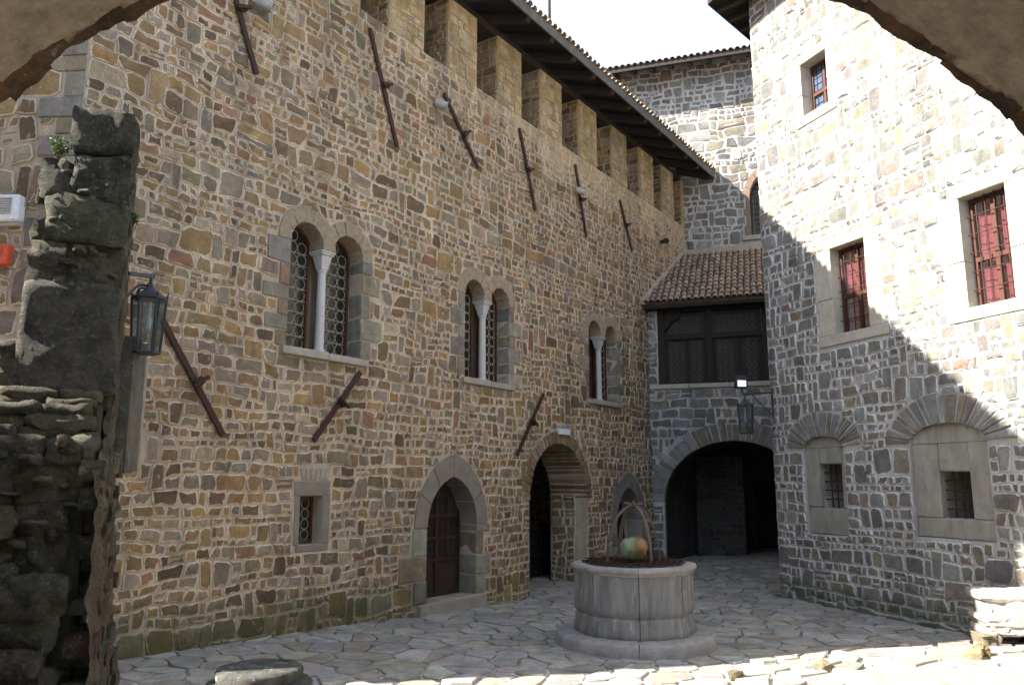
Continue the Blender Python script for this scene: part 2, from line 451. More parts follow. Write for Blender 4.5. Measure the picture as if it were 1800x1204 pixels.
class MB:
    """collects geometry in world coordinates, built as one mesh"""
    def __init__(s):
        s.v, s.f, s.t, s.r = [], [], [], []
        s.has = False
    def add(s, vs, fs, tone=None, rims=None):
        k = len(s.v)
        s.v.extend([tuple(p) for p in vs])
        s.f.extend([tuple(i + k for i in f) for f in fs])
        if tone is not None:
            s.has = True
        s.t.extend([tone or (0.3, 0.3, 0.3)] * len(vs))
        s.r.extend(rims if rims is not None else [0.0] * len(vs))
    def box8(s, P, tone=None):
        s.add(P, [(0, 3, 2, 1), (4, 5, 6, 7), (0, 1, 5, 4), (1, 2, 6, 5), (2, 3, 7, 6), (3, 0, 4, 7)], tone)
    def box(s, c, size, rot=0.0, tone=None):
        a, b, h = size[0] / 2, size[1] / 2, size[2] / 2
        ca, sa = math.cos(rot), math.sin(rot)
        P = []
        for z in (-h, h):
            for x, y in ((-a, -b), (a, -b), (a, b), (-a, b)):
                P.append((c[0] + x * ca - y * sa, c[1] + x * sa + y * ca, c[2] + z))
        s.box8(P, tone)
    def fbox(s, fr, s0, s1, z0, z1, o0, o1):
        P = [fr.p(s0, z0, o0), fr.p(s0, z0, o1), fr.p(s1, z0, o1), fr.p(s1, z0, o0),
             fr.p(s0, z1, o0), fr.p(s0, z1, o1), fr.p(s1, z1, o1), fr.p(s1, z1, o0)]
        s.box8(P)
    def prism(s, fr, poly, o0, o1):
        n = len(poly)
        vs = [fr.p(a, b, o0) for a, b in poly] + [fr.p(a, b, o1) for a, b in poly]
        fs = [tuple(range(n))[::-1], tuple(range(n, 2 * n))] + [(i, (i + 1) % n, n + (i + 1) % n, n + i) for i in range(n)]
        s.add(vs, fs)
    def tube(s, pts, r, seg=6, r1=None, cap=True):
        pts = [Vector(p) for p in pts]
        k = len(pts)
        rings = []
        up = None
        for i, p in enumerate(pts):
            t = (pts[min(i + 1, k - 1)] - pts[max(i - 1, 0)]).normalized()
            if up is None:
                up = t.orthogonal().normalized()
            a = (up - t * up.dot(t)).normalized()
            up = a
            b = t.cross(a)
            rr = r if r1 is None else r + (r1 - r) * i / (k - 1)
            rings.append([p + (a * math.cos(2 * math.pi * j / seg) + b * math.sin(2 * math.pi * j / seg)) * rr for j in range(seg)])
        vs = [q for ring in rings for q in ring]
        fs = [(i * seg + j, i * seg + (j + 1) % seg, (i + 1) * seg + (j + 1) % seg, (i + 1) * seg + j) for i in range(k - 1) for j in range(seg)]
        if cap:
            fs += [tuple(range(seg))[::-1], tuple(range((k - 1) * seg, k * seg))]
        s.add(vs, fs)
    def bar(s, a, b, w, h, side):
        """flat bar from a to b; side = direction of its width"""
        a, b, side = Vector(a), Vector(b), Vector(side).normalized()
        t = (b - a).normalized()
        nn = t.cross(side).normalized()
        P = []
        for q in (a, b):
            for x, y in ((-1, -1), (1, -1), (1, 1), (-1, 1)):
                P.append(q + side * (x * w / 2) + nn * (y * h / 2))
        s.box8(P)
    def lathe(s, prof, c, seg=24, axis=None, a0=0, a1=2 * math.pi, rad=None):
        full = abs(a1 - a0 - 2 * math.pi) < 1e-6
        m = seg if full else seg + 1
        vs = []
        for r, z in prof:
            for j in range(m):
                a = a0 + (a1 - a0) * j / seg
                q = r * (rad(a) if rad else 1)
                v = Vector((q * math.cos(a), q * math.sin(a), z))
                if axis is not None:
                    v = axis @ v
                vs.append(Vector(c) + v)
        fs = []
        for i in range(len(prof) - 1):
            for j in range(seg):
                j2 = (j + 1) % m
                fs.append((i * m + j, i * m + j2, (i + 1) * m + j2, (i + 1) * m + j))
        s.add(vs, fs)
    def obj(s, name, mat, parent=None, smooth=False, bevel=0.0, kind=None, origin=None, jitter=0.0, seed=0):
        if not s.v:
            return None
        arr = np.array([tuple(p) for p in s.v], dtype=float)
        if origin is None:
            lo, hi = arr.min(0), arr.max(0)
            origin = Vector(((lo[0] + hi[0]) / 2, (lo[1] + hi[1]) / 2, lo[2]))
        arr = arr - np.array(origin)
        me = bpy.data.meshes.new(name)
        me.from_pydata(arr.tolist(), [], s.f)
        if s.has:
            at = me.attributes.new("tone", 'FLOAT_COLOR', 'POINT')
            cc = np.ones((len(s.v), 4))
            cc[:, :3] = np.array(s.t)
            at.data.foreach_set("color", cc.ravel())
            ar = me.attributes.new("rim", 'FLOAT', 'POINT')
            ar.data.foreach_set("value", np.array(s.r, dtype=float))
        if not s.has or bevel:
            bm = bmesh.new()
            bm.from_mesh(me)
            bmesh.ops.recalc_face_normals(bm, faces=bm.faces)
            if bevel:
                es = [e for e in bm.edges if len(e.link_faces) == 2 and e.calc_face_angle() > 0.5]
                bmesh.ops.bevel(bm, geom=es, offset=bevel, segments=1, affect='EDGES', clamp_overlap=True)
            if jitter:
                g = random.Random(seed)
                for v in bm.verts:
                    v.co += Vector((g.uniform(-1, 1), g.uniform(-1, 1), g.uniform(-1, 1))) * jitter
            bm.to_mesh(me)
            bm.free()
        if smooth:
            me.polygons.foreach_set("use_smooth", [True] * len(me.polygons))
        me.materials.append(mat)
        o = bpy.data.objects.new(name, me)
        COL.objects.link(o)
        set_parent(o, parent, origin)
        if kind:
            o['kind'] = kind
        return o

def smooth_by_angle(o, ang=40):
    me = o.data
    me.polygons.foreach_set("use_smooth", [True] * len(me.polygons))
    bm = bmesh.new()
    bm.from_mesh(me)
    for e in bm.edges:
        e.smooth = not (len(e.link_faces) == 2 and e.calc_face_angle() > R(ang))
    bm.to_mesh(me)
    bm.free()
    return o

def copy_tree(o, parent, delta):
    c = o.copy()
    COL.objects.link(c)
    set_parent(c, parent, WLOC[o.name] + Vector(delta))
    for ch in o.children:
        copy_tree(ch, c, delta)
    return c

class Fr:
    """a wall plane: s runs along it, z up, off out of it"""
    def __init__(s, o, d, n):
        s.o, s.d, s.n = Vector((o[0], o[1], 0)), Vector((d[0], d[1], 0)).normalized(), Vector((n[0], n[1], 0)).normalized()
    def p(s, a, z, off=0.0):
        q = s.o + s.d * a + s.n * off
        return Vector((q.x, q.y, z))

YL = R(34.0775)
FL = Fr((-1.569, 14.331), (math.sin(YL), math.cos(YL)), (math.cos(YL), -math.sin(YL)))          # long wing
YR = R(-21.1646)
FR = Fr((5.374, 16.815), (-math.sin(YR), -math.cos(YR)), (-math.cos(YR), math.sin(YR)))          # tower, s towards the camera
FB = Fr((3.869, 22.369), (0.951, -0.309), (-0.309, -0.951))                                      # gate wall
FU = Fr((5.634, 24.979), (0.951, -0.309), (-0.309, -0.951))                                      # high building behind
CORNER = FL.p(-6.45, 0)
FC = Fr((CORNER.x, CORNER.y), (-0.996, 0.087), (-0.087, -0.996))                                 # near end of the wing
C_S0 = -6.45

# ---- outlines
def rect(a, b, c, d):
    return [(a, c), (b, c), (b, d), (a, d)]
def arch(cx, hw, z0, zs, rise, n=14, power=1.0, point=0.0):
    """opening with jambs; point>0 makes it pointed"""
    pts = [(cx - hw, z0), (cx + hw, z0), (cx + hw, zs)]
    pts += arc_pts(cx, hw, zs, rise, n, point)[1:-1]
    pts.append((cx - hw, zs))
    return pts
def arc_pts(cx, hw, zs, rise, n=14, point=0.0):
    """from right springing over the crown to the left springing"""
    out = []
    if point:
        rr = (hw * hw + rise * rise) / (2 * hw)
        amax = math.asin(min(1, rise / rr))
        h = n // 2
        for i in range(h + 1):
            a = amax * i / h
            out.append((cx + hw - rr + rr * math.cos(a), zs + rr * math.sin(a)))
        for i in range(h - 1, -1, -1):
            a = amax * i / h
            out.append((cx - hw + rr - rr * math.cos(a), zs + rr * math.sin(a)))
    else:
        for i in range(n + 1):
            a = math.pi * i / n
            out.append((cx + hw * math.cos(a), zs + rise * math.sin(a)))
    return out

def sdf(poly, X, Z):
    """signed distance to a polygon, negative inside; X, Z numpy arrays"""
    d = np.full(X.shape, 1e9)
    ins = np.zeros(X.shape, bool)
    n = len(poly)
    for i in range(n):
        ax, az = poly[i]
        bx, bz = poly[(i + 1) % n]
        ex, ez = bx - ax, bz - az
        L = ex * ex + ez * ez + 1e-12
        t = np.clip(((X - ax) * ex + (Z - az) * ez) / L, 0, 1)
        d = np.minimum(d, np.hypot(X - ax - t * ex, Z - az - t * ez))
        if abs(ez) > 1e-9:
            cr = ((az > Z) != (bz > Z)) & (X < ex * (Z - az) / ez + ax)
            ins ^= cr
    return np.where(ins, -d, d)

# ---- rubble
def warp_fn(seed, amp):
    g = random.Random(seed)
    K = [(g.uniform(1.5, 6), g.uniform(1.5, 6), g.uniform(0, 6.28), g.uniform(-1, 1)) for _ in range(7)]
    def f(X, Z):
        a = sum(k[3] * np.sin(k[0] * X + k[1] * Z + k[2]) for k in K)
        b = sum(k[3] * np.sin(k[1] * X - k[0] * Z + k[2] * 2) for k in K)
        return amp * a / 2.2, amp * b / 2.2
    return f

def rubble(s0, s1, z0, z1, blocks, seed, h=(0.115, 0.20), wr=(0.8, 2.1), wob=0.026, warp=0.05, split=0.06, jump=0.09, small=0.12, gapr=(0.005, 0.014)):
    """roughly coursed rubble: wavy courses, jumpers through two courses, thin stones stacked in pairs"""
    g = random.Random(seed)
    wf = warp_fn(seed, warp)
    zs = [z0]
    while zs[-1] < z1 - 0.02:
        zs.append(zs[-1] + (g.uniform(*h) if g.random() > 0.12 else g.uniform(h[1], h[1] * 1.45)))
    zs = [z0 + (z - z0) * (z1 - z0) / (zs[-1] - z0) for z in zs]
    W = []
    for k in range(len(zs)):
        a = 0.0 if k in (0, len(zs) - 1) else wob * g.uniform(0.5, 1.2)
        W.append([(a * g.uniform(0.4, 1), g.uniform(0.5, 3.2), g.uniform(0, 6.28)) for _ in range(3)])
    def Z(k, x):
        return zs[k] + sum(a * math.sin(f * x + p) for a, f, p in W[k]) * 0.6
    boxes = [(min(p[0] for p in b), max(p[0] for p in b), min(p[1] for p in b), max(p[1] for p in b)) for b in blocks]
    raw = []
    taken = []
    st = 0.02
    ns = max(2, int((s1 - s0) / st))
    S = s0 + (np.arange(ns) + 0.5) * (s1 - s0) / ns
    for k in range(len(zs) - 1):
        mid = np.array([(Z(k, x) + Z(k + 1, x)) / 2 for x in S])
        D = np.full(ns, 9.0)
        zlo, zhi = mid.min() - 0.2, mid.max() + 0.2
        for b, q in zip(blocks, boxes):
            if q[2] < zhi and q[3] > zlo:
                D = np.minimum(D, sdf(b, S, mid))
        free = D > 0.012
        for a, b_ in taken:
            free &= ~((S > a) & (S < b_))
        nxt = []
        i = 0
        while i < ns:
            if not free[i]:
                i += 1
                continue
            j = i
            while j < ns and free[j]:
                j += 1
            x, xe = S[i] - st / 2, S[j - 1] + st / 2
            i = j
            while xe - x > 0.03:
                hh = Z(k + 1, x + 0.1) - Z(k, x + 0.1)
                w = max(0.07, hh) * g.uniform(*wr) if g.random() > small else hh * g.uniform(0.45, 0.8)
                if g.random() < 0.05:
                    w *= 1.5
                if xe - x - w < 0.09:
                    w = xe - x if xe - x < 0.5 else (xe - x) / 2
                b_ = x + w
                r = g.random()
                if r < jump and k < len(zs) - 2 and 0.14 < w < 0.48:
                    raw.append((x, b_, k, k + 2, 0, 1))
                    nxt.append((x, b_))
                elif r < jump + split and w > 0.16 and hh > 0.12:
                    f = g.uniform(0.38, 0.62)
                    if g.random() < 0.35:
                        m = x + w * g.uniform(0.35, 0.65)
                        raw.append((x, m, k, k + 1, 0, f)); raw.append((m, b_, k, k + 1, 0, f))
                    else:
                        raw.append((x, b_, k, k + 1, 0, f))
                    raw.append((x, b_, k, k + 1, f, 1))
                else:
                    raw.append((x, b_, k, k + 1, 0, 1))
                x = b_
        taken = nxt
    out = []
    for a0, a1, k0, k1, f0, f1 in raw:
        def zz(x, f):
            lo, hi = Z(k0, x), Z(k1, x)
            return lo + (hi - lo) * f
        gap = g.uniform(*gapr)
        a0 += gap; a1 -= gap
        m = min(a1 - a0, zz((a0 + a1) / 2, f1) - zz((a0 + a1) / 2, f0))
        if m < 0.03:
            continue
        ln = lambda: g.uniform(-1, 1) * min(0.03, m * 0.13)
        tl, tr_, bl, br_ = ln(), ln(), ln(), ln()
        r = [m * g.uniform(0.05, 0.24) for _ in range(8)]
        jt = lambda: g.uniform(-1, 1) * min(0.010, m * 0.07)
        xm = (a0 + a1) / 2
        def lowz(x): return zz(x, f0) + gap
        def topz(x): return zz(x, f1) - gap
        pts = [(a0 + bl + r[0], lowz(a0 + r[0])), (xm + jt() * 4, lowz(xm) + jt()), (a1 + br_ - r[1], lowz(a1 - r[1])), (a1 + br_, lowz(a1) + r[2]),
               (a1 + tr_, topz(a1) - r[3]), (a1 + tr_ - r[4], topz(a1 - r[4])), (xm + jt() * 4, topz(xm) + jt()), (a0 + tl + r[5], topz(a0 + r[5])),
               (a0 + tl, topz(a0) - r[6]), (a0 + bl, lowz(a0) + r[7])]
        P = np.array([(x + jt(), z + jt()) for x, z in pts])
        d0 = np.full(len(P), 9.0)
        bx0, bx1, bz0, bz1 = P[:, 0].min() - 0.4, P[:, 0].max() + 0.4, P[:, 1].min() - 0.4, P[:, 1].max() + 0.4
        close = [b for b, q in zip(blocks, boxes) if q[0] < bx1 and q[1] > bx0 and q[2] < bz1 and q[3] > bz0]
        for b in close:
            d0 = np.minimum(d0, sdf(b, P[:, 0], P[:, 1]))
        fade = np.clip(d0 / 0.35, 0, 1)
        wx, wz = wf(P[:, 0], P[:, 1])
        P[:, 0] += wx * fade
        P[:, 1] += wz * fade
        if d0.min() < 0.15:
            for b in close:
                d = sdf(b, P[:, 0], P[:, 1])
                k = d < 0.012
                if k.any():
                    e = 1e-3
                    gx = (sdf(b, P[:, 0] + e, P[:, 1]) - d) / e
                    gz_ = (sdf(b, P[:, 0], P[:, 1] + e) - d) / e
                    P[:, 0] += np.where(k, gx * (0.013 - d), 0)
                    P[:, 1] += np.where(k, gz_ * (0.013 - d), 0)
        P[:, 0] = np.clip(P[:, 0], s0, s1)
        P[:, 1] = np.clip(P[:, 1], z0 - 0.02, z1)
        Q = np.roll(P, -1, axis=0)
        area = 0.5 * float(np.sum(P[:, 0] * Q[:, 1] - Q[:, 0] * P[:, 1]))
        if area < 0.0025:
            continue
        out.append(P)
    return out

BROWN = [((0.192, 0.124, 0.062), 7), ((0.208, 0.164, 0.118), 6), ((0.235, 0.150, 0.068), 4), ((0.168, 0.130, 0.094), 6), ((0.205, 0.114, 0.067), 2),
         ((0.115, 0.078, 0.045), 5), ((0.255, 0.198, 0.132), 4), ((0.202, 0.138, 0.072), 7), ((0.150, 0.117, 0.074), 4)]
GREY = [((0.160, 0.150, 0.136), 7), ((0.185, 0.180, 0.168), 6), ((0.130, 0.124, 0.115), 5), ((0.175, 0.152, 0.118), 4), ((0.19, 0.165, 0.12), 2), ((0.165, 0.130, 0.112), 2), ((0.24, 0.232, 0.215), 2)]
OCHRE = [((0.34, 0.25, 0.14), 5), ((0.30, 0.21, 0.11), 4), ((0.27, 0.21, 0.14), 3), ((0.36, 0.29, 0.19), 3)]
DARK = [((0.085, 0.074, 0.050), 5), ((0.108, 0.092, 0.062), 4), ((0.062, 0.057, 0.042), 4), ((0.130, 0.098, 0.060), 2), ((0.085, 0.080, 0.052), 2)]
FLAG = [((0.275, 0.25, 0.212), 5), ((0.262, 0.246, 0.218), 6), ((0.285, 0.25, 0.195), 3), ((0.245, 0.233, 0.212), 4), ((0.30, 0.28, 0.243), 3)]
PASSAGE_SHADE = [((0.085, 0.08, 0.07), 3), ((0.065, 0.06, 0.053), 3), ((0.10, 0.09, 0.075), 2)]  # dark tones standing in for shade on the passage pier and end wall
JAMB = [((0.20, 0.175, 0.14), 4), ((0.17, 0.15, 0.125), 3), ((0.19, 0.15, 0.10), 3), ((0.18, 0.115, 0.075), 1), ((0.225, 0.20, 0.16), 2)]
def tone(pal, g):
    c = g.choice([c for c, w in pal for _ in range(w)])
    k = g.uniform(0.82, 1.2)
    return tuple(max(0.01, x * k * g.uniform(0.95, 1.05)) for x in c)

def stone_geo(P, fr, g, proud, depth=0.03):
    """a stone from its outline: sides buried in the mortar, worn arris, bulging face"""
    n = len(P)
    c = P.mean(0)
    ta, tb = g.uniform(-0.05, 0.05), g.uniform(-0.05, 0.05)
    vs, rims = [], []
    wid = P.max(0) - P.min(0)
    ins = min(0.028, 0.22 * wid.min())
    for k, (sc, of, rm) in enumerate(((0, -depth, 1.0), (0, proud * 0.45, 1.0), (1, proud, 0.55))):
        for q in P:
            dv = q - c
            L = max(1e-4, np.hypot(*dv))
            q2 = c + dv * (1 - sc * ins * g.uniform(0.6, 1.4) / L)
            o = of + (ta * dv[0] + tb * dv[1] + g.uniform(-0.12, 0.12) * proud if k else 0)
            vs.append(fr.p(q2[0], q2[1], o))
            rims.append(rm)
    vs.append(fr.p(c[0] + g.uniform(-0.02, 0.02), c[1] + g.uniform(-0.01, 0.01), proud * g.uniform(0.9, 1.35)))
    rims.append(0.25)
    fs = []
    for r in range(2):
        for i in range(n):
            j = (i + 1) % n
            fs.append((r * n + i, r * n + j, (r + 1) * n + j, (r + 1) * n + i))
    for i in range(n):
        fs.append((2 * n + i, 2 * n + (i + 1) % n, 3 * n))
    return vs, fs, rims

def lay(stones, parent, mat, pal, seed, limit=300, name='stone', proud=(0.006, 0.040)):
    """stones: list of (frame, outline). The largest in view become single parts, the rest one part."""
    g = random.Random(seed)
    ranked = []
    for k, (fr, P) in enumerate(stones):
        c = P.mean(0)
        w = fr.p(c[0], c[1])
        a = 0.0
        if in_view(w):
            V = [view(fr.p(x, z)) for x, z in P]
            a = abs(sum(V[i][0] * V[(i + 1) % len(V)][1] - V[(i + 1) % len(V)][0] * V[i][1] for i in range(len(V)))) / 2
        ranked.append((a, k))
    ranked.sort(reverse=True)
    single = {k for a, k in ranked[:limit] if a > 60}
    rest = MB()
    for k, (fr, P) in enumerate(stones):
        vs, fs, rims = stone_geo(P, fr, g, g.uniform(*proud))
        t = tone(pal, g)
        if k in single:
            b = MB()
            b.add(vs, fs, t, rims)
            b.obj(name, mat, parent)
        else:
            rest.add(vs, fs, t, rims)
    rest.obj(name + 'work', mat, parent, kind='stuff')

def cut_wall(base, cutters, name, mat, parent, kind=None):
    """solid with openings taken out of it"""
    tmp = base.obj('tmp_solid', mat)
    cs = []
    for c in cutters:
        o = c.obj('tmp_cut', mat)
        md = tmp.modifiers.new('cut', 'BOOLEAN')
        md.object = o
        md.solver = 'EXACT'
        cs.append(o)
    bpy.context.view_layer.update()
    dg = bpy.context.evaluated_depsgraph_get()
    me = bpy.data.meshes.new_from_object(tmp.evaluated_get(dg))
    me.name = name
    loc = WLOC[tmp.name].copy()
    for o in cs + [tmp]:
        d = o.data
        bpy.data.objects.remove(o)
        bpy.data.meshes.remove(d)
    o = bpy.data.objects.new(name, me)
    me.materials.clear()
    me.materials.append(mat)
    COL.objects.link(o)
    set_parent(o, parent, loc)
    if kind:
        o['kind'] = kind
    return o

def prism_mb(fr, poly, o0, o1):
    b = MB()
    b.prism(fr, poly, o0, o1)
    return b

# ------------------------------------------------------------------ ground
ZS = ([-9, -6.5, -5.4, -3.0, -1.9, 0, 3.3, 7.3, 9.5], [0.27, 0.25, 0.22, 0.14, 0.105, 0.0, -0.13, -0.02, 0.05])
def gz(x, y):
    dx, dy = x - FL.o.x, y - FL.o.y
    s = dx * FL.d.x + dy * FL.d.y
    p = max(0.0, dx * FL.n.x + dy * FL.n.y)
    w = math.exp(-p / 2.2)
    z = w * float(np.interp(s, *ZS))
    q = (10.35 - (y - 0.268 * x)) / 0.6              # cobbles rise a little towards the near right
    e = (x - 2.0) / 3.0
    q, e = max(0.0, min(1.0, q)), max(0.0, min(1.0, e))
    z += 0.10 * q * q * (3 - 2 * q) * e * e * (3 - 2 * e)
    if y > 19:
        z += (1 - w) * 0.2 * min(1, (y - 19) / 3)
    return z

gm = MB()
GX = [-120, -40, -16] + [-13 + 0.5 * i for i in range(59)] + [20, 50, 130]
GY = [-120, -40, -10] + [-4 + 0.5 * i for i in range(67)] + [33, 60, 140]
vs = [(x, y, gz(x, y) - 0.022 + 0.008 * math.sin(x * 7.1 + y * 3.3)) for y in GY for x in GX]
nx = len(GX)
gm.add(vs, [(j * nx + i, j * nx + i + 1, (j + 1) * nx + i + 1, (j + 1) * nx + i) for j in range(len(GY) - 1) for i in range(nx - 1)])
ground = gm.obj('courtyard_paving', M['ground'], None, smooth=True, origin=Vector((0, 0, 0)))
ground['kind'] = 'structure'
ground['label'] = 'stone paved courtyard ground of irregular flagstones'

def paving():
    g = random.Random(11)
    seeds = []
    st = 0.37
    cx0, cx1, cy0, cy1 = -7.0, 11.0, 5.0, 24.5
    ny, nxx = int((cy1 - cy0) / st), int((cx1 - cx0) / st)
    grid = {}
    for j in range(ny):
        for i in range(nxx):
            if g.random() < 0.16:
                continue
            x = cx0 + (i + 0.5 + g.uniform(-0.47, 0.47)) * st
            y = cy0 + (j + 0.5 + g.uniform(-0.47, 0.47)) * st
            grid.setdefault((i, j), []).append(len(seeds))
            seeds.append((x, y, i, j))
    cells = []
    for k, (x, y, i, j) in enumerate(seeds):
        dx, dy = x - FL.o.x, y - FL.o.y
        sl = dx * FL.d.x + dy * FL.d.y
        pl = dx * FL.n.x + dy * FL.n.y
        if pl < -0.1 and not (3.3 < sl < 6.1 and pl > -1.6):
            continue
        dr = (x - FR.o.x) * FR.n.x + (y - FR.o.y) * FR.n.y
        if dr < -0.05 and y < 17.5:
            continue
        if (x - 1.69) ** 2 + (y - 11.95) ** 2 < 0.55:
            continue
        near = y - 0.28 * x < 10.25
        P = [(x - 1, y - 1), (x + 1, y - 1), (x + 1, y + 1), (x - 1, y + 1)]
        for jj in range(j - 3, j + 4):
            for ii in range(i - 3, i + 4):
                for q in grid.get((ii, jj), ()):
                    if q == k:
                        continue
                    ox, oy = seeds[q][0], seeds[q][1]
                    mx, my = (x + ox) / 2, (y + oy) / 2
                    vx, vy = ox - x, oy - y
                    Q = []
                    for a in range(len(P)):
                        p0, p1 = P[a], P[(a + 1) % len(P)]
                        d0 = (p0[0] - mx) * vx + (p0[1] - my) * vy
                        d1 = (p1[0] - mx) * vx + (p1[1] - my) * vy
                        if d0 <= 0:
                            Q.append(p0)
                        if d0 * d1 < 0:
                            t = d0 / (d0 - d1)
                            Q.append((p0[0] + (p1[0] - p0[0]) * t, p0[1] + (p1[1] - p0[1]) * t))
                    P = Q
                    if len(P) < 3:
                        break
                if len(P) < 3: break
            if len(P) < 3: break
        if len(P) < 3:
            continue
        A = np.array(P)
        c = A.mean(0)
        if np.hypot(*(A - c).T).max() > 0.9:
            continue
        cells.append((A, c, near))
    geos = []
    for A, c, near in cells:
        # subdivide edges with jitter, shrink for the joint
        pts = []
        n = len(A)
        for a in range(n):
            p, q = A[a], A[(a + 1) % n]
            L = np.hypot(*(q - p))
            if L < 0.03:
                continue
            pts.append(p + (q - p) * min(0.2, 0.03 / L))
            if L > 0.2:
                pts.append((p + q) / 2 + np.array([g.uniform(-1, 1), g.uniform(-1, 1)]) * 0.018)
        if len(pts) < 3:
            continue
        A2 = np.array(pts)
        gap = g.uniform(0.02, 0.045) if near else g.uniform(0.006, 0.02)
        dv = A2 - c
        L = np.hypot(dv[:, 0], dv[:, 1])[:, None]
        if L.min() < 0.06:
            continue
        A2 = c + dv * (1 - gap / L)
        up = g.uniform(0.0, 0.014) if not near else g.uniform(0.0, 0.03)
        tx, ty = g.uniform(-0.03, 0.03), g.uniform(-0.03, 0.03)
        vs, rims = [], []
        n = len(A2)
        for k in range(3):
            for q in A2:
                d = q - c
                q2 = c + d * (1 - (0.012 + 0.01 * g.random()) / max(0.08, np.hypot(*d))) if k == 2 else q
                z = gz(q2[0], q2[1]) + ((-0.05, up - 0.006, up)[k]) + (d[0] * tx + d[1] * ty if k else 0)
                vs.append((q2[0], q2[1], z))
                rims.append((1, 1, 0.4)[k])
        vs.append((c[0], c[1], gz(c[0], c[1]) + up + g.uniform(-0.003, 0.006)))
        rims.append(0.2)
        fs = []
        for r in range(2):
            for i in range(n):
                fs.append((r * n + i, r * n + (i + 1) % n, (r + 1) * n + (i + 1) % n, (r + 1) * n + i))
        for i in range(n):
            fs.append((2 * n + i, 2 * n + (i + 1) % n, 3 * n))
        V = [view(v) for v in vs[2 * n:3 * n]]
        a = abs(sum(V[i][0] * V[(i + 1) % n][1] - V[(i + 1) % n][0] * V[i][1] for i in range(n))) / 2 if in_view((c[0], c[1], 0)) else 0
        geos.append((a, vs, fs, rims, tone(FLAG, g)))
    geos.sort(key=lambda t: -t[0])
    rest = MB()
    for k, (a, vs, fs, rims, t) in enumerate(geos):
        if k < 300 and a > 60:
            b = MB()
            b.add(vs, fs, t, rims)
            b.obj('flagstone', M['flag'], ground)
        else:
            rest.add(vs, fs, t, rims)
    rest.obj('flagstones', M['flag'], ground, kind='stuff')
paving()

# ------------------------------------------------------------------ roof tiles
def tile_mesh(r0=0.088, r1=0.060, L=0.42, th=0.014, seg=6):
    """barrel tile, length along +X (downhill end at x=0 is the wide one)"""
    vs, fs = [], []
    for x, r in ((0, r0), (-L, r1)):
        for rr in (r, r - th):
            for i in range(seg + 1):
                a = math.pi * i / seg
                vs.append((x, rr * math.cos(a), rr * 0.9 * math.sin(a)))
    n = seg + 1
    for i in range(seg):
        fs += [(i, i + 1, 2 * n + i + 1, 2 * n + i), (n + i, 3 * n + i, 3 * n + i + 1, n + i + 1), (i, n + i, n + i + 1, i + 1), (2 * n + i, 2 * n + i + 1, 3 * n + i + 1, 3 * n + i)]
    fs += [(0, 2 * n, 3 * n, n), (seg, n + seg, 3 * n + seg, 2 * n + seg)]
    me = bpy.data.meshes.new('roof_tile')
    me.from_pydata(vs, [], fs)
    bm = bmesh.new(); bm.from_mesh(me); bmesh.ops.recalc_face_normals(bm, faces=bm.faces); bm.to_mesh(me); bm.free()
    me.materials.append(M['tile'])
    return me
TILE = tile_mesh()
TILE_S = tile_mesh(0.084, 0.056, 0.36, 0.016)

def put_tile(parent, loc, down, lateral, g, mesh=None):
    down = Vector(down).normalized()
    lat = Vector(lateral).normalized()
    nz = down.cross(lat)
    if nz.z < 0:
        lat = -lat
        nz = down.cross(lat)
    m = Matrix((down, lat, nz)).transposed().to_4x4()
    o = bpy.data.objects.new('roof_tile', mesh or TILE)
    COL.objects.link(o)
    o.parent = parent
    o.rotation_euler = (m @ Matrix.Rotation(g.uniform(0.02, 0.06) - 0.09, 4, 'Y') @ Matrix.Rotation(g.uniform(-0.05, 0.05), 4, 'Z') @ Matrix.Rotation(g.uniform(-0.03, 0.03), 4, 'X')).to_euler()
    o.location = Vector(loc) - WLOC[parent.name]
    return o

# ------------------------------------------------------------------ shared window pieces
def set_tone(o, c):
    me = o.data
    at = me.attributes.new("tone", 'FLOAT_COLOR', 'POINT')
    at.data.foreach_set("color", list(c + (1.0,)) * len(me.vertices))
    ar = me.attributes.new("rim", 'FLOAT', 'POINT')
    ar.data.foreach_set("value", [0.42] * len(me.vertices))

def voussoirs(fr, cx, hw, zs, rise, thick, n, o0, o1, name, mat, parent, seed, point=0.0, gap=0.006, bevel=0.008, jit=0.15, rough=0.004, pal=None):
    g = random.Random(seed)
    hw, rise, thick = hw - 0.006, rise - 0.006, thick + 0.006
    inner = arc_pts(cx, hw, zs, rise, 60, point)
    outer = arc_pts(cx, hw + thick, zs, rise + thick * (1.25 if point else 1.0), 60, point)
    m = len(inner) - 1
    cuts = [0.0]
    for i in range(n):
        cuts.append(cuts[-1] + g.uniform(1 - jit, 1 + jit))
    cuts = [c / cuts[-1] for c in cuts]
    def at(L, t):
        x = t * m
        i = min(m - 1, int(x))
        f = x - i
        return (L[i][0] + (L[i + 1][0] - L[i][0]) * f, L[i][1] + (L[i + 1][1] - L[i][1]) * f)
    out = []
    for i in range(n):
        e = gap / max(0.2, math.pi * hw)
        t0, t1 = cuts[i] + e, cuts[i + 1] - e
        k = max(2, int(36 / n))
        ts = [t0 + (t1 - t0) * q / k for q in range(k + 1)]
        pull = g.uniform(-0.1, 0.12) * thick * (1 if jit > 0.2 else 0.3)
        po = [at(inner, t) for t in ts]
        pp = [at(outer, t) for t in ts][::-1]
        pp = [(a + (a - cx) * pull, b + (b - zs) * pull * 0.7) for a, b in pp]
        b = MB()
        b.prism(fr, po + pp, o0, o1 + g.uniform(-0.004, 0.012))
        out.append(b.obj(name, mat, parent, bevel=bevel, jitter=rough, seed=seed * 50 + i))
        if pal:
            set_tone(out[-1], tone(pal, g))
    return out

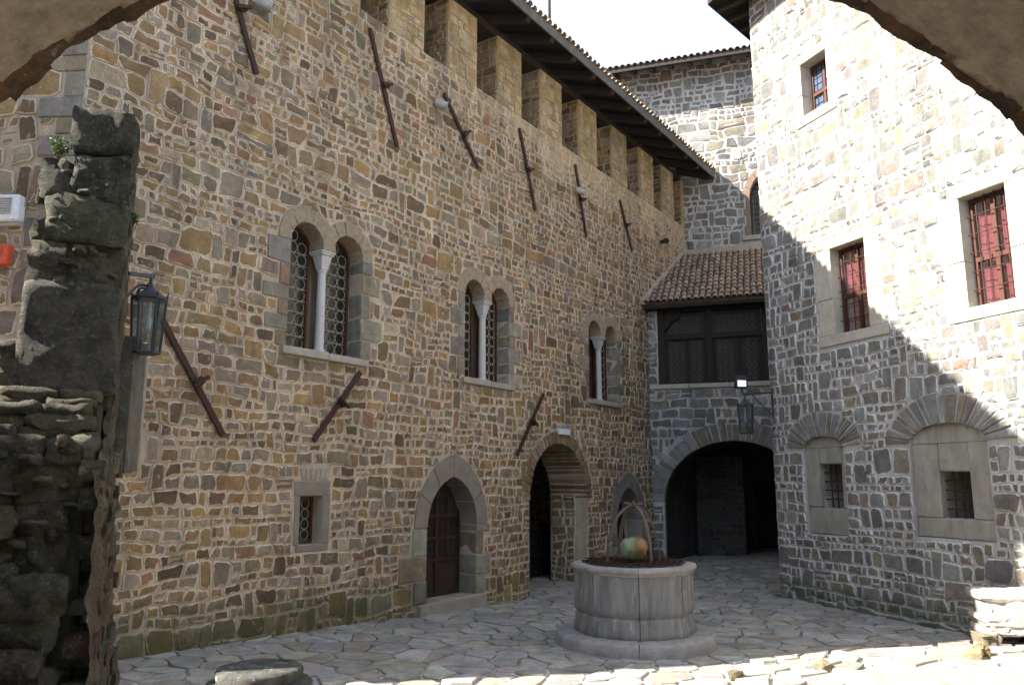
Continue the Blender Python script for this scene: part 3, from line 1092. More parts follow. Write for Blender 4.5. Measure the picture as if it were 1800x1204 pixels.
def jambs(fr, edge, sign, z0, z1, o0, o1, name, mats, parent, seed, w=(0.2, 0.42), h=(0.22, 0.42), pal=None):
    """alternating jamb stones beside an opening; returns outlines for the rubble to avoid"""
    g = random.Random(seed)
    z = z0
    res = []
    k = g.randint(0, 1)
    while z < z1 - 0.02:
        hh = g.uniform(*h)
        if z + hh > z1 - 0.12:
            hh = z1 - z
        ww = (w[0] if k % 2 else w[1]) * g.uniform(0.85, 1.15)
        k += 1
        a, b_ = (edge - 0.004, edge + ww) if sign > 0 else (edge - ww, edge + 0.004)
        b = MB()
        b.fbox(fr, a, b_, z + 0.006, z + hh - 0.006, o0, o1 + g.uniform(-0.004, 0.010))
        o = b.obj(name, g.choice(mats), parent, bevel=0.012, jitter=0.006, seed=seed + k)
        if pal:
            set_tone(o, tone(pal, g))
        res.append(rect(a - 0.008, b_ + 0.008, z, z + hh))
        z += hh
    return res

def ring(b, fr, cx, cz, r, w, off, seg=10):
    vs = []
    for rr, oo in ((r + w, off), (r, off + w * 1.2), (r - w, off)):
        for i in range(seg):
            a = 2 * math.pi * i / seg
            vs.append(fr.p(cx + rr * math.cos(a), cz + rr * math.sin(a), oo))
    fs = [(k * seg + i, k * seg + (i + 1) % seg, (k + 1) * seg + (i + 1) % seg, (k + 1) * seg + i) for k in range(2) for i in range(seg)]
    b.add(vs, fs)

# ================================================================== LONG WING ON THE LEFT
wing = thing('stone_wing', 'long brown rubble stone wing with battlements and three twin arched windows under a tiled eave', 'building', FL.p(3, 0))
WIN = (-2.44, 1.91, 6.94)
HWW = 0.77                       # half width of a twin window
ZSILL, ZSPR, RL = 4.25, 5.90, 0.335
THK = 0.24
DOOR = dict(cx=0.84, hw=0.735, z0=0.0, zs=1.46, rise=0.90)
ARC2 = dict(cx=4.70, hw=1.25, z0=-0.4, zs=1.86, rise=1.26)
ARC3 = dict(cx=8.22, hw=0.70, z0=-0.3, zs=1.25, rise=0.85)
merl = [(-6.45, -5.2), (-4.45, -3.4), (-2.65, -1.2 - 0.72), (-1.2, -0.22), (0.51, 1.48), (2.25, 3.19), (4.0, 5.0), (5.86, 6.83), (7.69, 8.64), (9.46, 10.46), (11.1, 12.0), (12.7, 13.6)]
merl[2] = (-2.75, -1.93)
ZP = 10.39

# body
base = MB()
S1 = 13.6
DEPTH = 6.5
C0 = FL.p(C_S0, 0)
back_c = C0 + Vector((-0.996, 0.087, 0)) * 7.5
base_poly = [C0, FL.p(S1, 0), FL.p(S1, 0, -DEPTH), back_c]
base_poly = [Vector((p.x, p.y, 0)) for p in base_poly]
n = 4
vsb = [Vector((p.x, p.y, -0.6)) for p in base_poly] + [Vector((p.x, p.y, ZP)) for p in base_poly]
base.add(vsb, [(3, 2, 1, 0), (4, 5, 6, 7)] + [(i, (i + 1) % 4, 4 + (i + 1) % 4, 4 + i) for i in range(4)])
cutters = []
def light_poly(c, sgn):
    cc = c + sgn * (0.10 + RL)
    return arch(cc, RL, ZSILL, ZSPR, RL * 1.06, 16)
for c in WIN:
    for sg in (-1, 1):
        cutters.append(prism_mb(FL, light_poly(c, sg), -0.50, 0.3))
    cutters.append(prism_mb(FL, rect(c - 0.12, c + 0.12, ZSILL, ZSPR + 0.02), -0.50, 0.31))
cutters.append(prism_mb(FL, rect(-2.80, -2.36, 1.35, 2.06), -0.45, 0.3))
cutters.append(prism_mb(FL, arch(DOOR['cx'], DOOR['hw'], 0.18, DOOR['zs'], DOOR['rise'], 16, point=1), -0.55, 0.3))
cutters.append(prism_mb(FL, arch(ARC2['cx'], ARC2['hw'], -0.7, ARC2['zs'], ARC2['rise'], 18), -1.0, 0.3))
cutters.append(prism_mb(FL, rect(3.2, 8.9, -0.7, 2.95), -2.8, -0.995))
cutters.append(prism_mb(FL, arch(ARC3['cx'], ARC3['hw'], -0.7, ARC3['zs'], ARC3['rise'], 16, point=1), -0.6, 0.3))
cut_wall(base, cutters, 'wall', M['mortar_left'], wing)

blocks = []
# twin windows
def twin_window(c, first):
    w = MB()
    # wooden frame set back in the opening
    for sg in (-1, 1):
        cc = c + sg * (0.10 + RL)
        po = arch(cc, RL - 0.005, ZSILL + 0.01, ZSPR, RL * 1.06 - 0.005, 16)
        pi_ = arch(cc, RL - 0.05, ZSILL + 0.06, ZSPR, RL * 1.06 - 0.05, 16)
        m = len(po)
        vs = [FL.p(a, b, -0.30) for a, b in po] + [FL.p(a, b, -0.30) for a, b in pi_] + [FL.p(a, b, -0.36) for a, b in po] + [FL.p(a, b, -0.36) for a, b in pi_]
        fs = []
        for i in range(m):
            j = (i + 1) % m
            fs += [(i, j, m + j, m + i), (2 * m + i, 3 * m + i, 3 * m + j, 2 * m + j), (m + i, m + j, 3 * m + j, 3 * m + i), (i, 2 * m + i, 2 * m + j, j)]
        w.add(vs, fs)
    win = w.obj('window', M['wood_frame'], wing)
    for sg in (-1, 1):
        cc = c + sg * (0.10 + RL)
        po = arch(cc, RL - 0.04, ZSILL + 0.05, ZSPR, RL * 1.06 - 0.04, 16)
        prism_mb(FL, po, -0.355, -0.345).obj('glass_pane', M['glass_dark'], win)
        lead = MB()
        dx = 0.19
        z = ZSILL + 0.16
        r = 0.092
        while z < ZSPR + 0.3:
            for k in (-1, 0, 1):
                x = cc + k * dx
                hwz = RL - 0.05 if z < ZSPR else math.sqrt(max(0, (RL - 0.05) ** 2 - (z - ZSPR) ** 2))
                if abs(k * dx) + r * 0.75 < hwz + 0.04:
                    ring(lead, FL, x, z, r, 0.009, -0.345, 12)
            z += 0.19
        z = ZSILL + 0.255
        while z < ZSPR:
            lead.fbox(FL, cc - RL + 0.045, cc + RL - 0.045, z - 0.006, z + 0.006, -0.335, -0.32)
            z += 0.19
        lead.obj('leading', M['lead'], win, kind='stuff')
    # marble column with base and capital
    bsp = FL.p(c, 0, -0.13)
    col = MB()
    col.lathe([(0.0, 4.245), (0.095, 4.245), (0.095, 4.30), (0.08, 4.33), (0.076, 4.36), (0.073, 5.0), (0.066, 5.55), (0.08, 5.565), (0.08, 5.59), (0.066, 5.60)], (bsp.x, bsp.y, 0), 14)
    smooth_by_angle(col.obj('column', M['marble'], win))
    cap = MB()
    for z0, z1, h0, h1, d0, d1 in ((5.60, 5.83, 0.066, 0.110, 0.07, 0.125), (5.83, 5.865, 0.130, 0.130, 0.15, 0.15), (5.865, 5.90, 0.145, 0.145, 0.165, 0.165)):
        P = []
        for z, h, d in ((z0, h0, d0), (z1, h1, d1)):
            P += [FL.p(c - h, z, -0.13 - d), FL.p(c - h, z, -0.13 + d * 0.9), FL.p(c + h, z, -0.13 + d * 0.9), FL.p(c + h, z, -0.13 - d)]
        cap.box8([P[0], P[1], P[2], P[3], P[4], P[5], P[6], P[7]])
    cap.obj('capital', M['marble'], win, bevel=0.006)
    sl = MB()
    sl.fbox(FL, c - 0.88, c + 0.01, ZSILL - 0.115, ZSILL + 0.004, -0.40, 0.10)
    sl.fbox(FL, c + 0.02, c + 0.90, ZSILL - 0.12, ZSILL, -0.40, 0.09)
    sl.obj('window_sill', M['sill'], win, bevel=0.012, jitter=0.004)
    for sg in (-1, 1):
        cc = c + sg * (0.10 + RL)
        voussoirs(FL, cc, RL + 0.001, ZSPR, RL * 1.06, THK if sg < 0 else THK - 0.01, 7 if first else 6, -0.30, 0.012 if sg < 0 else 0.016, 'arch_stone', M['tufa'], win, int(c * 10) + sg + 40, gap=0.002, bevel=0.006, rough=0.008)
    sp = MB()
    sp.fbox(FL, c - 0.10, c + 0.10, ZSPR, ZSPR + 0.30, -0.29, 0.008)
    sp.obj('arch_stone', M['tufa'], win, bevel=0.01, jitter=0.006)
    b1 = jambs(FL, c - HWW - 0.0, -1, ZSILL, ZSPR, -0.30, 0.014, 'jamb_stone', [M['stone_left']], win, int(c * 7) + 90, pal=JAMB)
    b2 = jambs(FL, c + HWW, 1, ZSILL, ZSPR, -0.30, 0.014, 'jamb_stone', [M['stone_left']], win, int(c * 7) + 190, pal=JAMB)
    blocks.extend(b1 + b2)
    blocks.append(rect(c - 0.9, c + 0.92, ZSILL - 0.13, ZSILL + 0.02))
    blocks.append(rect(c - HWW - 0.02, c + HWW + 0.02, ZSILL, ZSPR + 0.1))
    for sg in (-1, 1):
        cc = c + sg * (0.10 + RL)
        blocks.append(arch(cc, RL + THK + 0.005, ZSPR - 0.02, ZSPR, RL * 1.06 + THK + 0.005, 18))
for i, c in enumerate(WIN):
    twin_window(c, i == 0)

# small barred window with plain stone frame
sw = MB()
for a, b_, c, d in ((-2.80, -2.76, 1.36, 2.05), (-2.40, -2.36, 1.36, 2.05), (-2.76, -2.40, 1.36, 1.41), (-2.76, -2.40, 2.00, 2.05)):
    sw.fbox(FL, a, b_, c, d, -0.26, -0.20)
sww = sw.obj('small_window', M['wood_frame'], wing)
prism_mb(FL, rect(-2.77, -2.39, 1.39, 2.03), -0.245, -0.235).obj('glass_pane', M['glass_dark'], sww)
ld = MB()
for i in range(2):
    for j in range(4):
        ring(ld, FL, -2.67 + 0.18 * i, 1.48 + 0.155 * j, 0.076, 0.008, -0.232, 12)
ld.obj('leading', M['lead'], sww, kind='stuff')
for nm, q in (('lintel', (-2.92, -2.22, 2.062, 2.28)), ('frame_stone', (-2.90, -2.802, 1.35, 2.058)), ('frame_stone', (-2.358, -2.21, 1.35, 2.058)), ('window_sill', (-2.86, -2.22, 1.25, 1.346))):
    b = MB(); b.fbox(FL, *q, -0.30, 0.015); b.obj(nm, M['ashlar_dark'], sww, bevel=0.01, jitter=0.004)
blocks += [rect(-2.94, -2.2, 1.25, 2.29)]
g0 = random.Random(5)
for k in range(6):                      # little relieving fan over the lintel
    b = MB()
    x = -2.78 + 0.085 * k
    b.prism(FL, [(x, 2.30), (x + 0.07, 2.30), (x + 0.07 + 0.02 * (k - 2.5), 2.47 + g0.uniform(-0.02, 0.02)), (x + 0.02 * (k - 2.5), 2.47)], -0.03, 0.016)
    b.obj('relieving_stone', M['ashlar'], sww, bevel=0.006)
blocks += [rect(-2.86, -2.22, 2.29, 2.50)]

# pointed door
dr = MB()
cx = DOOR['cx']
po = arch(cx, DOOR['hw'] - 0.004, 0.182, DOOR['zs'], DOOR['rise'] - 0.004, 16, point=1)
dr.prism(FL, po, -0.50, -0.42)
door = dr.obj('door', M['wood_dark'], wing)
fm = MB()
for x in (-0.72, -0.02, 0.02, 0.68):
    fm.fbox(FL, cx + x, cx + x + 0.055, 0.19, 1.75 if abs(x) > 0.5 else 2.28, -0.419, -0.385)
for x in (-0.37, 0.36):
    fm.fbox(FL, cx + x - 0.025, cx + x + 0.025, 0.85, 2.02, -0.419, -0.390)
for z in (0.20, 0.80, 1.20, 1.60, 1.98):
    hw = 0.70 if z < 1.5 else (0.62 if z < 1.9 else 0.38)
    fm.fbox(FL, cx - hw, cx + hw, z, z + 0.06, -0.419, -0.388)
fm.obj('door_frame', M['door_wood'], door)
for ix in range(4):
    for iz in range(3):
        xx = cx + (-0.665, -0.345, 0.075, 0.385)[ix]
        w_ = (0.295, 0.325, 0.26, 0.295)[ix]
        zz = (0.86, 1.26, 1.66)[iz]
        if iz == 2 and ix in (0, 3):
            continue
        b = MB(); b.fbox(FL, xx, xx + w_, zz, zz + 0.34 - (0.02 if iz == 2 else 0), -0.4195, -0.412); b.obj('glass_pane', M['glass_dark'], door)
voussoirs(FL, cx, DOOR['hw'] + 0.001, DOOR['zs'], DOOR['rise'], 0.335, 6, -0.42, 0.02, 'arch_stone', M['ashlar_dark'], door, 77, point=1, gap=0.005, bevel=0.006, jit=0.1, rough=0.002)
b1 = jambs(FL, cx - DOOR['hw'], -1, 0.18, DOOR['zs'], -0.42, 0.018, 'jamb_stone', [M['stone_left']], door, 61, (0.36, 0.62), (0.36, 0.5), pal=JAMB)
b2 = jambs(FL, cx + DOOR['hw'], 1, 0.18, DOOR['zs'], -0.42, 0.018, 'jamb_stone', [M['stone_left']], door, 64, (0.26, 0.40), (0.34, 0.46), pal=JAMB)
blocks += b1 + b2 + [arch(cx, DOOR['hw'] + 0.345, DOOR['zs'] - 0.02, DOOR['zs'], DOOR['rise'] + 0.43, 18, point=1), rect(cx - DOOR['hw'], cx + DOOR['hw'], 0, 1.5)]
st = MB(); st.fbox(FL, cx - 0.95, cx + 0.98, -0.2, 0.178, -0.42, 0.10)
st.obj('doorstep', M['ashlar'], door, bevel=0.02, jitter=0.008)
blocks += [rect(cx - 0.97, cx + 1.0, -0.3, 0.19)]

# round passage arch with rubble reveal and low slatted gate
cx = ARC2['cx']
voussoirs(FL, cx, ARC2['hw'], ARC2['zs'], ARC2['rise'], 0.27, 30, -0.985, 0.02, 'arch_stone', M['stone_left'], wing, 31, gap=0.012, bevel=0.008, jit=0.3, rough=0.006, pal=BROWN)
blocks += [arch(cx, ARC2['hw'] + 0.28, ARC2['zs'] - 0.02, ARC2['zs'], ARC2['rise'] + 0.28, 20), rect(cx - ARC2['hw'] - 0.01, cx + ARC2['hw'] + 0.01, -0.6, ARC2['zs'])]
gt = MB()
for k in range(9):
    gt.fbox(FL, 5.1 + 0.2 * k, 5.1 + 0.2 * k + 0.11, -0.1, 1.02, -1.62, -1.58)
for z in (0.15, 0.55, 0.92):
    gt.fbox(FL, 5.02, 6.9, z, z + 0.09, -1.579, -1.55)
gt.obj('gate', M['paint_black'], wing)

# far pointed doorway with iron grille
cx = ARC3['cx']
voussoirs(FL, cx, ARC3['hw'] + 0.001, ARC3['zs'], ARC3['rise'], 0.32, 8, -0.40, 0.02, 'arch_stone', M['ashlar_dark'], wing, 21, point=1, gap=0.005)
b1 = jambs(FL, cx - ARC3['hw'], -1, -0.05, ARC3['zs'], -0.40, 0.018, 'jamb_stone', [M['ashlar'], M['ashlar_dark']], wing, 71, (0.24, 0.36))
b2 = jambs(FL, cx + ARC3['hw'], 1, -0.05, ARC3['zs'], -0.40, 0.018, 'jamb_stone', [M['ashlar'], M['ashlar_dark']], wing, 74, (0.24, 0.36))
blocks += b1 + b2 + [arch(cx, ARC3['hw'] + 0.33, ARC3['zs'] - 0.02, ARC3['zs'], ARC3['rise'] + 0.41, 18, point=1), rect(cx - ARC3['hw'], cx + ARC3['hw'], -0.5, 1.3)]
prism_mb(FL, arch(cx, ARC3['hw'] - 0.01, -0.1, ARC3['zs'], ARC3['rise'] - 0.01, 16, point=1), -0.55, -0.50).obj('doorway_screen', M['wood_dark'], wing)
gr = MB()
for k in range(7):
    x = cx - 0.6 + 0.2 * k
    gr.tube([FL.p(x, 0.0, -0.45), FL.p(x, 1.9 - 1.1 * abs(k - 3) / 3 * 0.5, -0.45)], 0.012, 5)
for z in (0.3, 0.8, 1.3):
    gr.tube([FL.p(cx - 0.66, z, -0.45), FL.p(cx + 0.66, z, -0.45)], 0.012, 5)
gr.obj('iron_grille', M['iron_dark'], wing)

# rubble of the long face
stones = [(FL, P) for P in rubble(C_S0 + 0.02, 12.86, -0.24, ZP, blocks, 3)]
stones = [(f, P) for f, P in stones if not (P[:, 0].mean() > 10.0 and P[:, 1].mean() < 3.45)]
# the near end face of the wing
qb = jambs(FC, 0.008, 1, -0.1, 10.3, -0.02, 0.018, 'quoin_stone', [M['stone_left']], wing, 83, (0.28, 0.5), (0.18, 0.36), pal=JAMB)
stones += [(FC, P) for P in rubble(0.02, 4.6, -0.1, ZP, qb, 8, h=(0.14, 0.28), wr=(0.7, 1.8), gapr=(0.014, 0.03), warp=0.07)]
# reveal of the round passage (right side, seen from the court)
FV = Fr(FL.p(ARC2['cx'] + ARC2['hw'], 0)[:2], -FL.n, -FL.d)
stones += [(FV, P) for P in rubble(0.30, 0.98, -0.2, 1.95, [], 13)]
FV2 = Fr(FL.p(0, 0, -2.8)[:2], FL.d, FL.n)
stones += [(FV2, P) for P in rubble(3.5, 8.8, -0.2, 2.9, [], 14)]
lay(stones, wing, M['stone_left'], BROWN, 4)

# merlons, each a block faced with stones
mst = []
mside = []
for k, (a, b_) in enumerate(merl):
    mb = MB()
    a_ = a + (0.003 if k == 0 else 0)
    mb.fbox(FL, a_, b_, ZP - 0.003, 11.97, -0.62, -0.004)
    mb.obj('merlon', M['mortar_merlon'], wing)
    top = 11.93
    mst += [(FL, P) for P in rubble(a + 0.02, b_ - 0.02, ZP + 0.01, top, [], 100 + k, warp=0.02)]
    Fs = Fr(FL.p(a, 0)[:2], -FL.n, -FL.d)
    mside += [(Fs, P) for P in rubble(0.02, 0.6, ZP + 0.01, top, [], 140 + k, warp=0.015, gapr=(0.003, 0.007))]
lay(mst, wing, M['stone_merlon'], OCHRE, 9, limit=0, name='merlon_stone', proud=(0.012, 0.035))
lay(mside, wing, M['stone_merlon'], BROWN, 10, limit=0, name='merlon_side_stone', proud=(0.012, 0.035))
bk = MB(); bk.fbox(FL, C_S0 + 0.3, 12.8, ZP - 0.002, 12.6, -4.0, -3.9); bk.obj('attic_partition', M['interior'], wing)

# roof: slab, soffit boards, rafters, fascia, eave tiles
OV, ZE, PITCHR = 0.95, 12.10, math.tan(R(19))
sE0, sE1 = C_S0 - 1.7, 13.3
def roof_z(off):
    return ZE + (OV - off) * PITCHR
rf = MB()
rf.box8([FL.p(sE0, ZE - 0.03, OV), FL.p(sE1, ZE - 0.03, OV), FL.p(sE1, roof_z(-5) - 0.03, -5), FL.p(sE0, roof_z(-5) - 0.03, -5),
         FL.p(sE0, ZE + 0.08, OV), FL.p(sE1, ZE + 0.08, OV), FL.p(sE1, roof_z(-5) + 0.08, -5), FL.p(sE0, roof_z(-5) + 0.08, -5)])
roof = rf.obj('roof', M['wood_soffit'], wing)
bed = MB()
bed.box8([FL.p(sE0, ZE + 0.084, OV + 0.01), FL.p(sE1, ZE + 0.084, OV + 0.01), FL.p(sE1, roof_z(-5) + 0.084, -5), FL.p(sE0, roof_z(-5) + 0.084, -5),
          FL.p(sE0, ZE + 0.12, OV + 0.03), FL.p(sE1, ZE + 0.12, OV + 0.03), FL.p(sE1, roof_z(-5) + 0.12, -5), FL.p(sE0, roof_z(-5) + 0.12, -5)])
bed.obj('tile_bed', M['tile_bed'], roof)
fa = MB(); fa.fbox(FL, sE0, sE1, ZE - 0.14, ZE + 0.082, OV + 0.003, OV + 0.04); fa.obj('fascia', M['wood_fascia'], roof)
pl = MB(); pl.fbox(FL, C_S0, 13.0, 11.975, 12.16, -0.55, -0.06); pl.obj('wall_plate', M['wood_dark'], roof)
s = -7.8
while s < 13.2:
    b = MB()
    z0, z1 = ZE - 0.035, roof_z(-0.7) - 0.035
    pts = [(0.86, z0 - 0.04), (0.80, z0 - 0.17), (0.66, z0 - 0.20 + 0.05)]
    prof = [(-0.7, z1), (0.94, z0), (0.94, z0 - 0.10), (0.88, z0 - 0.17), (0.76, z0 - 0.20 + 0.04), (-0.7, z1 - 0.19)]
    nn = len(prof)
    vs = [FL.p(s, z, o) for o, z in prof] + [FL.p(s + 0.16, z, o) for o, z in prof]
    b.add(vs, [tuple(range(nn)), tuple(range(nn, 2 * nn))[::-1]] + [(i, (i + 1) % nn, nn + (i + 1) % nn, nn + i) for i in range(nn)])
    b.obj('rafter', M['wood_dark'], roof, bevel=0.012)
    s += 0.98
g1 = random.Random(17)
dn = (FL.n - Vector((0, 0, PITCHR))).normalized()
s = sE0 + 0.06
while s < 13.25:
    for row in range(2):
        off = OV + 0.09 - row * 0.30
        put_tile(roof, FL.p(s + g1.uniform(-0.01, 0.01), ZE + 0.115 + (OV - off) * PITCHR + row * 0.012, off + g1.uniform(-0.015, 0.015)), dn, FL.d, g1)
    s += 0.205

# ================================================================== TOWER ON THE RIGHT
tower = thing('stone_tower', 'tall pale rubble stone tower house on the right with barred windows, half in sun', 'building', FR.p(5, 0))
T0, T1, TZ = 0.15, 14.5, 13.25
tb = MB()
tp = [FR.p(T0, 0), FR.p(T1, 0), FR.p(T1, 0, -7), FR.p(T0, 0) + Vector((0.68, 0.73, 0)) * 7.5]
vs = [Vector((p.x, p.y, -0.5)) for p in tp] + [Vector((p.x, p.y, TZ)) for p in tp]
tb.add(vs, [(3, 2, 1, 0), (4, 5, 6, 7)] + [(i, (i + 1) % 4, 4 + (i + 1) % 4, 4 + i) for i in range(4)])
U1, U2, U3 = (1.64, 2.36, 9.60, 10.74), (2.10, 2.96, 5.00, 6.68), (4.94, 5.74, 4.94, 6.74)
G1, G2 = (1.38, 1.97, 1.77, 2.60), (4.07, 4.64, 1.69, 2.43)
N1 = dict(cx=1.56, hw=0.53, zs=2.92, rise=0.20)
N2 = dict(cx=4.30, hw=0.72, zs=2.90, rise=0.30)
cut = [prism_mb(FR, rect(*U1), -0.42, 0.3), prism_mb(FR, rect(*U2), -0.5, 0.3), prism_mb(FR, rect(*U3), -0.5, 0.3),
       prism_mb(FR, arch(N1['cx'], N1['hw'], 1.28, N1['zs'], N1['rise'], 14), -0.14, 0.3),
       prism_mb(FR, arch(N2['cx'], N2['hw'], 1.38, N2['zs'], N2['rise'], 14), -0.14, 0.3),
       prism_mb(FR, rect(*G1), -0.75, 0.31), prism_mb(FR, rect(*G2), -0.75, 0.31)]
cut_wall(tb, cut, 'wall', M['mortar_right'], tower)
tblocks = []

def curtain(fr, q, off, parent):
    a, b_, c, d = q
    m = MB()
    k = 28
    vs = []
    for i in range(k + 1):
        x = a + (b_ - a) * i / k
        o = off + 0.018 * math.sin(i * 1.35) + 0.01 * math.sin(i * 0.7)
        vs += [fr.p(x, c, o), fr.p(x, d, o)]
    m.add(vs, [(2 * i, 2 * i + 2, 2 * i + 3, 2 * i + 1) for i in range(k)])
    m.obj('curtain', M['curtain'], parent, smooth=True)

def casement(q, set_back, frame_mat, glass, name, bars, curt, label):
    a, b_, c, d = q
    w = MB()
    o0, o1 = -set_back - 0.07, -set_back
    t = 0.06
    for r_ in ((a + .004, a + t, c + .004, d - .004), (b_ - t, b_ - .004, c + .004, d - .004), (a + t, b_ - t, c + .004, c + t), (a + t, b_ - t, d - t, d - .004)):
        w.fbox(FR, *r_, o0, o1)
    mid = (a + b_) / 2
    tr = c + (d - c) * 0.44
    w.fbox(FR, mid - 0.03, mid + 0.03, c + t, tr - 0.035, o0, o1 - 0.002)
    w.fbox(FR, mid - 0.03, mid + 0.03, tr + 0.035, d - t, o0, o1 - 0.002)
    w.fbox(FR, a + t, b_ - t, tr - 0.035, tr + 0.035, o0, o1 + 0.004)
    win = w.obj(name, frame_mat, tower)
    win['label'] = label
    for x0, x1 in ((a + t, mid - .03), (mid + .03, b_ - t)):
        for z0, z1 in ((c + t, tr - .035), (tr + .035, d - t)):
            prism_mb(FR, rect(x0, x1, z0, z1), -set_back - 0.042, -set_back - 0.034).obj('glass_pane', glass, win)
    gb = MB()
    if bars:
        nb = 4
        for k in range(1, nb + 1):
            x = a + (b_ - a) * k / (nb + 1)
            gb.tube([FR.p(x, c, -set_back + 0.05), FR.p(x, d, -set_back + 0.05)], 0.010, 5)
        for k in range(1, 6):
            z = c + (d - c) * k / 6
            gb.tube([FR.p(a, z, -set_back + 0.062), FR.p(b_, z, -set_back + 0.062)], 0.009, 5)
        gb.obj('iron_grille', M['iron'], win)
    else:
        for k in range(1, 5):
            x = a + (b_ - a) * k / 5
            gb.fbox(FR, x - .004, x + .004, c + t, d - t, -set_back - 0.033, -set_back - 0.02)
        for k in range(1, 8):
            z = c + (d - c) * k / 8
            gb.fbox(FR, a + t, b_ - t, z - .004, z + .004, -set_back - 0.033, -set_back - 0.021)
        gb.obj('leading', M['iron_dark'], win)
    if curt:
        curtain(FR, (a + 0.02, b_ - 0.02, c + 0.01, d - 0.01), -set_back - 0.13, win)
    return win
w1 = casement(U1, 0.26, M['wood_frame'], M['glass_blue'], 'window', False, False, 'upper leaded window in plain pale frame')
bb = MB(); bb.fbox(FR, U1[0], U1[1], U1[2], U1[3], -0.415, -0.40); bb.obj('dark_room', M['interior'], w1)
w2 = casement(U2, 0.22, M['wood_frame'], M['glass'], 'window', True, True, 'barred window crossed by the shadow edge')
w3 = casement(U3, 0.22, M['wood_frame'], M['glass'], 'window', True, True, 'barred window in full sun')
def stone_frame(q, win, left, right, sill, lint, lt=0.2, back=-0.2, mat='frame_pale'):
    a, b_, c, d = q
    items = []
    z = c
    hs_ = [(d - c) * 0.42, (d - c) * 0.58]
    for h in hs_:
        items.append(('frame_stone', (a - left, a + .004, z + .004, z + h - .004)))
        items.append(('frame_stone', (b_ - .004, b_ + right, z + .004, z + h - .004)))
        z += h
    items.append(('window_sill', (a - sill, b_ + sill, c - 0.19, c + 0.003)))
    items.append(('lintel', (a - lint, b_ + lint, d - 0.003, d + lt)))
    for i, (nm, r_) in enumerate(items):
        b = MB()
        b.fbox(FR, *r_, back, 0.016 + (0.02 if nm == 'window_sill' else 0) + 0.003 * (i % 3))
        b.obj(nm, M[mat], win, bevel=0.014, jitter=0.005, seed=i)
        tblocks.append(rect(r_[0] - .01, r_[1] + .01, r_[2] - .01, r_[3] + .01))
stone_frame(U1, w1, 0.22, 0.20, 0.20, 0.24)
stone_frame(U2, w2, 0.40, 0.30, 0.42, 0.10, 0.16)
stone_frame(U3, w3, 0.34, 0.30, 0.36, 0.12, 0.17)
for q in (U1, U2, U3):
    tblocks.append(rect(q[0] - .01, q[1] + .01, q[2] - .01, q[3] + .01))

def niche(nd, gq, seed, label):
    cx, hw, zs, ri = nd['cx'], nd['hw'], nd['zs'], nd['rise']
    a, b_, c, d = gq
    z0 = 1.28 if cx < 3 else 1.38
    fr_ = MB()
    win = None
    blocks_ = [('frame_stone', (cx - hw + .004, a + .005, c + 0.008, zs - 0.02)), ('frame_stone', (b_ - .005, cx + hw - .004, c + 0.008, zs - 0.02)),
               ('window_sill', (cx - hw + .004, cx + hw - .004, z0 + .004, c + 0.004)), ('lintel', (a + .008, b_ - .008, d - .004, zs - 0.022))]
    gb = MB()
    for k in range(1, 4):
        x = a + (b_ - a) * k / 4
        gb.tube([FR.p(x, c, -0.20), FR.p(x, d, -0.20)], 0.014, 5)
    for k in range(1, 5):
        z = c + (d - c) * k / 5
        gb.tube([FR.p(a, z, -0.18), FR.p(b_, z, -0.18)], 0.014, 5)
    win = gb.obj('grated_window', M['iron'], tower)
    win['label'] = label
    for i, (nm, r_) in enumerate(blocks_):
        b = MB(); b.fbox(FR, *r_, -0.62 if nm == 'frame_stone' else -0.5, -0.045 - 0.003 * i)
        b.obj(nm, M['niche'], win, bevel=0.018, jitter=0.008, seed=seed + i)
    po = [(cx + hw - .006, zs - 0.018)] + [p for p in arc_pts(cx, hw - .006, zs, ri - .006, 14)] + [(cx - hw + .006, zs - 0.018)]
    b = MB(); b.prism(FR, po, -0.12, -0.06); b.obj('tympanum', M['niche'], win, bevel=0.006)
    pz = MB(); pz.fbox(FR, a, b_, c, d, -0.70, -0.69); pz.obj('dark_room', M['interior'], win)
    voussoirs(FR, cx, hw + .001, zs, ri, 0.46, 15 if cx < 3 else 19, -0.13, 0.02, 'arch_stone', M['stone_right'], win, seed, gap=0.013, bevel=0.010, jit=0.4, rough=0.008, pal=GREY)
    tblocks.append(arch(cx, hw + 0.47, zs - 0.02, zs, ri + 0.47, 18))
    tblocks.append(rect(cx - hw - 0.005, cx + hw + 0.005, z0 - 0.01, zs))
niche(N1, G1, 301, 'grated cellar window nearer the gateway')
niche(N2, G2, 302, 'grated cellar window nearer the white stone block')
tst = [(FR, P) for P in rubble(T0 + 0.01, T1 - 4.0, -0.12, TZ, tblocks, 21, h=(0.12, 0.23), wr=(0.7, 1.9), gapr=(0.008, 0.016), small=0.2, jump=0.14)]
FT = Fr(FR.p(T0, 0)[:2], (0.68, 0.73), (-0.73, 0.68))
tst += [(FT, P) for P in rubble(0.02, 3.5, -0.1, TZ, [], 23)]
lay(tst, tower, M['stone_right'], GREY, 22, proud=(0.006, 0.042))
# rock footing along the foot of the tower
g2 = random.Random(3)
ft = MB()
s = 0.0
while s < 7:
    w_ = g2.choice((0.16, 0.25, 0.4, 0.6)) * g2.uniform(0.8, 1.2)
    tp_ = g2.uniform(0.03, 0.15)
    P = np.array([(s, -0.1), (s + w_ * .5, -0.1), (s + w_, -0.1), (s + w_ + .02, 0.03), (s + w_ * .85, tp_ + g2.uniform(-.02, .02)), (s + w_ * .2, tp_ + g2.uniform(-.02, .02)), (s - .02, 0.03)])
    v, f, r_ = stone_geo(P, FR, g2, g2.uniform(0.03, 0.14))
    ft.add(v, f, tone(GREY, g2), r_)
    s += w_
ft.obj('footing_stones', M['stone_right'], tower, kind='stuff')
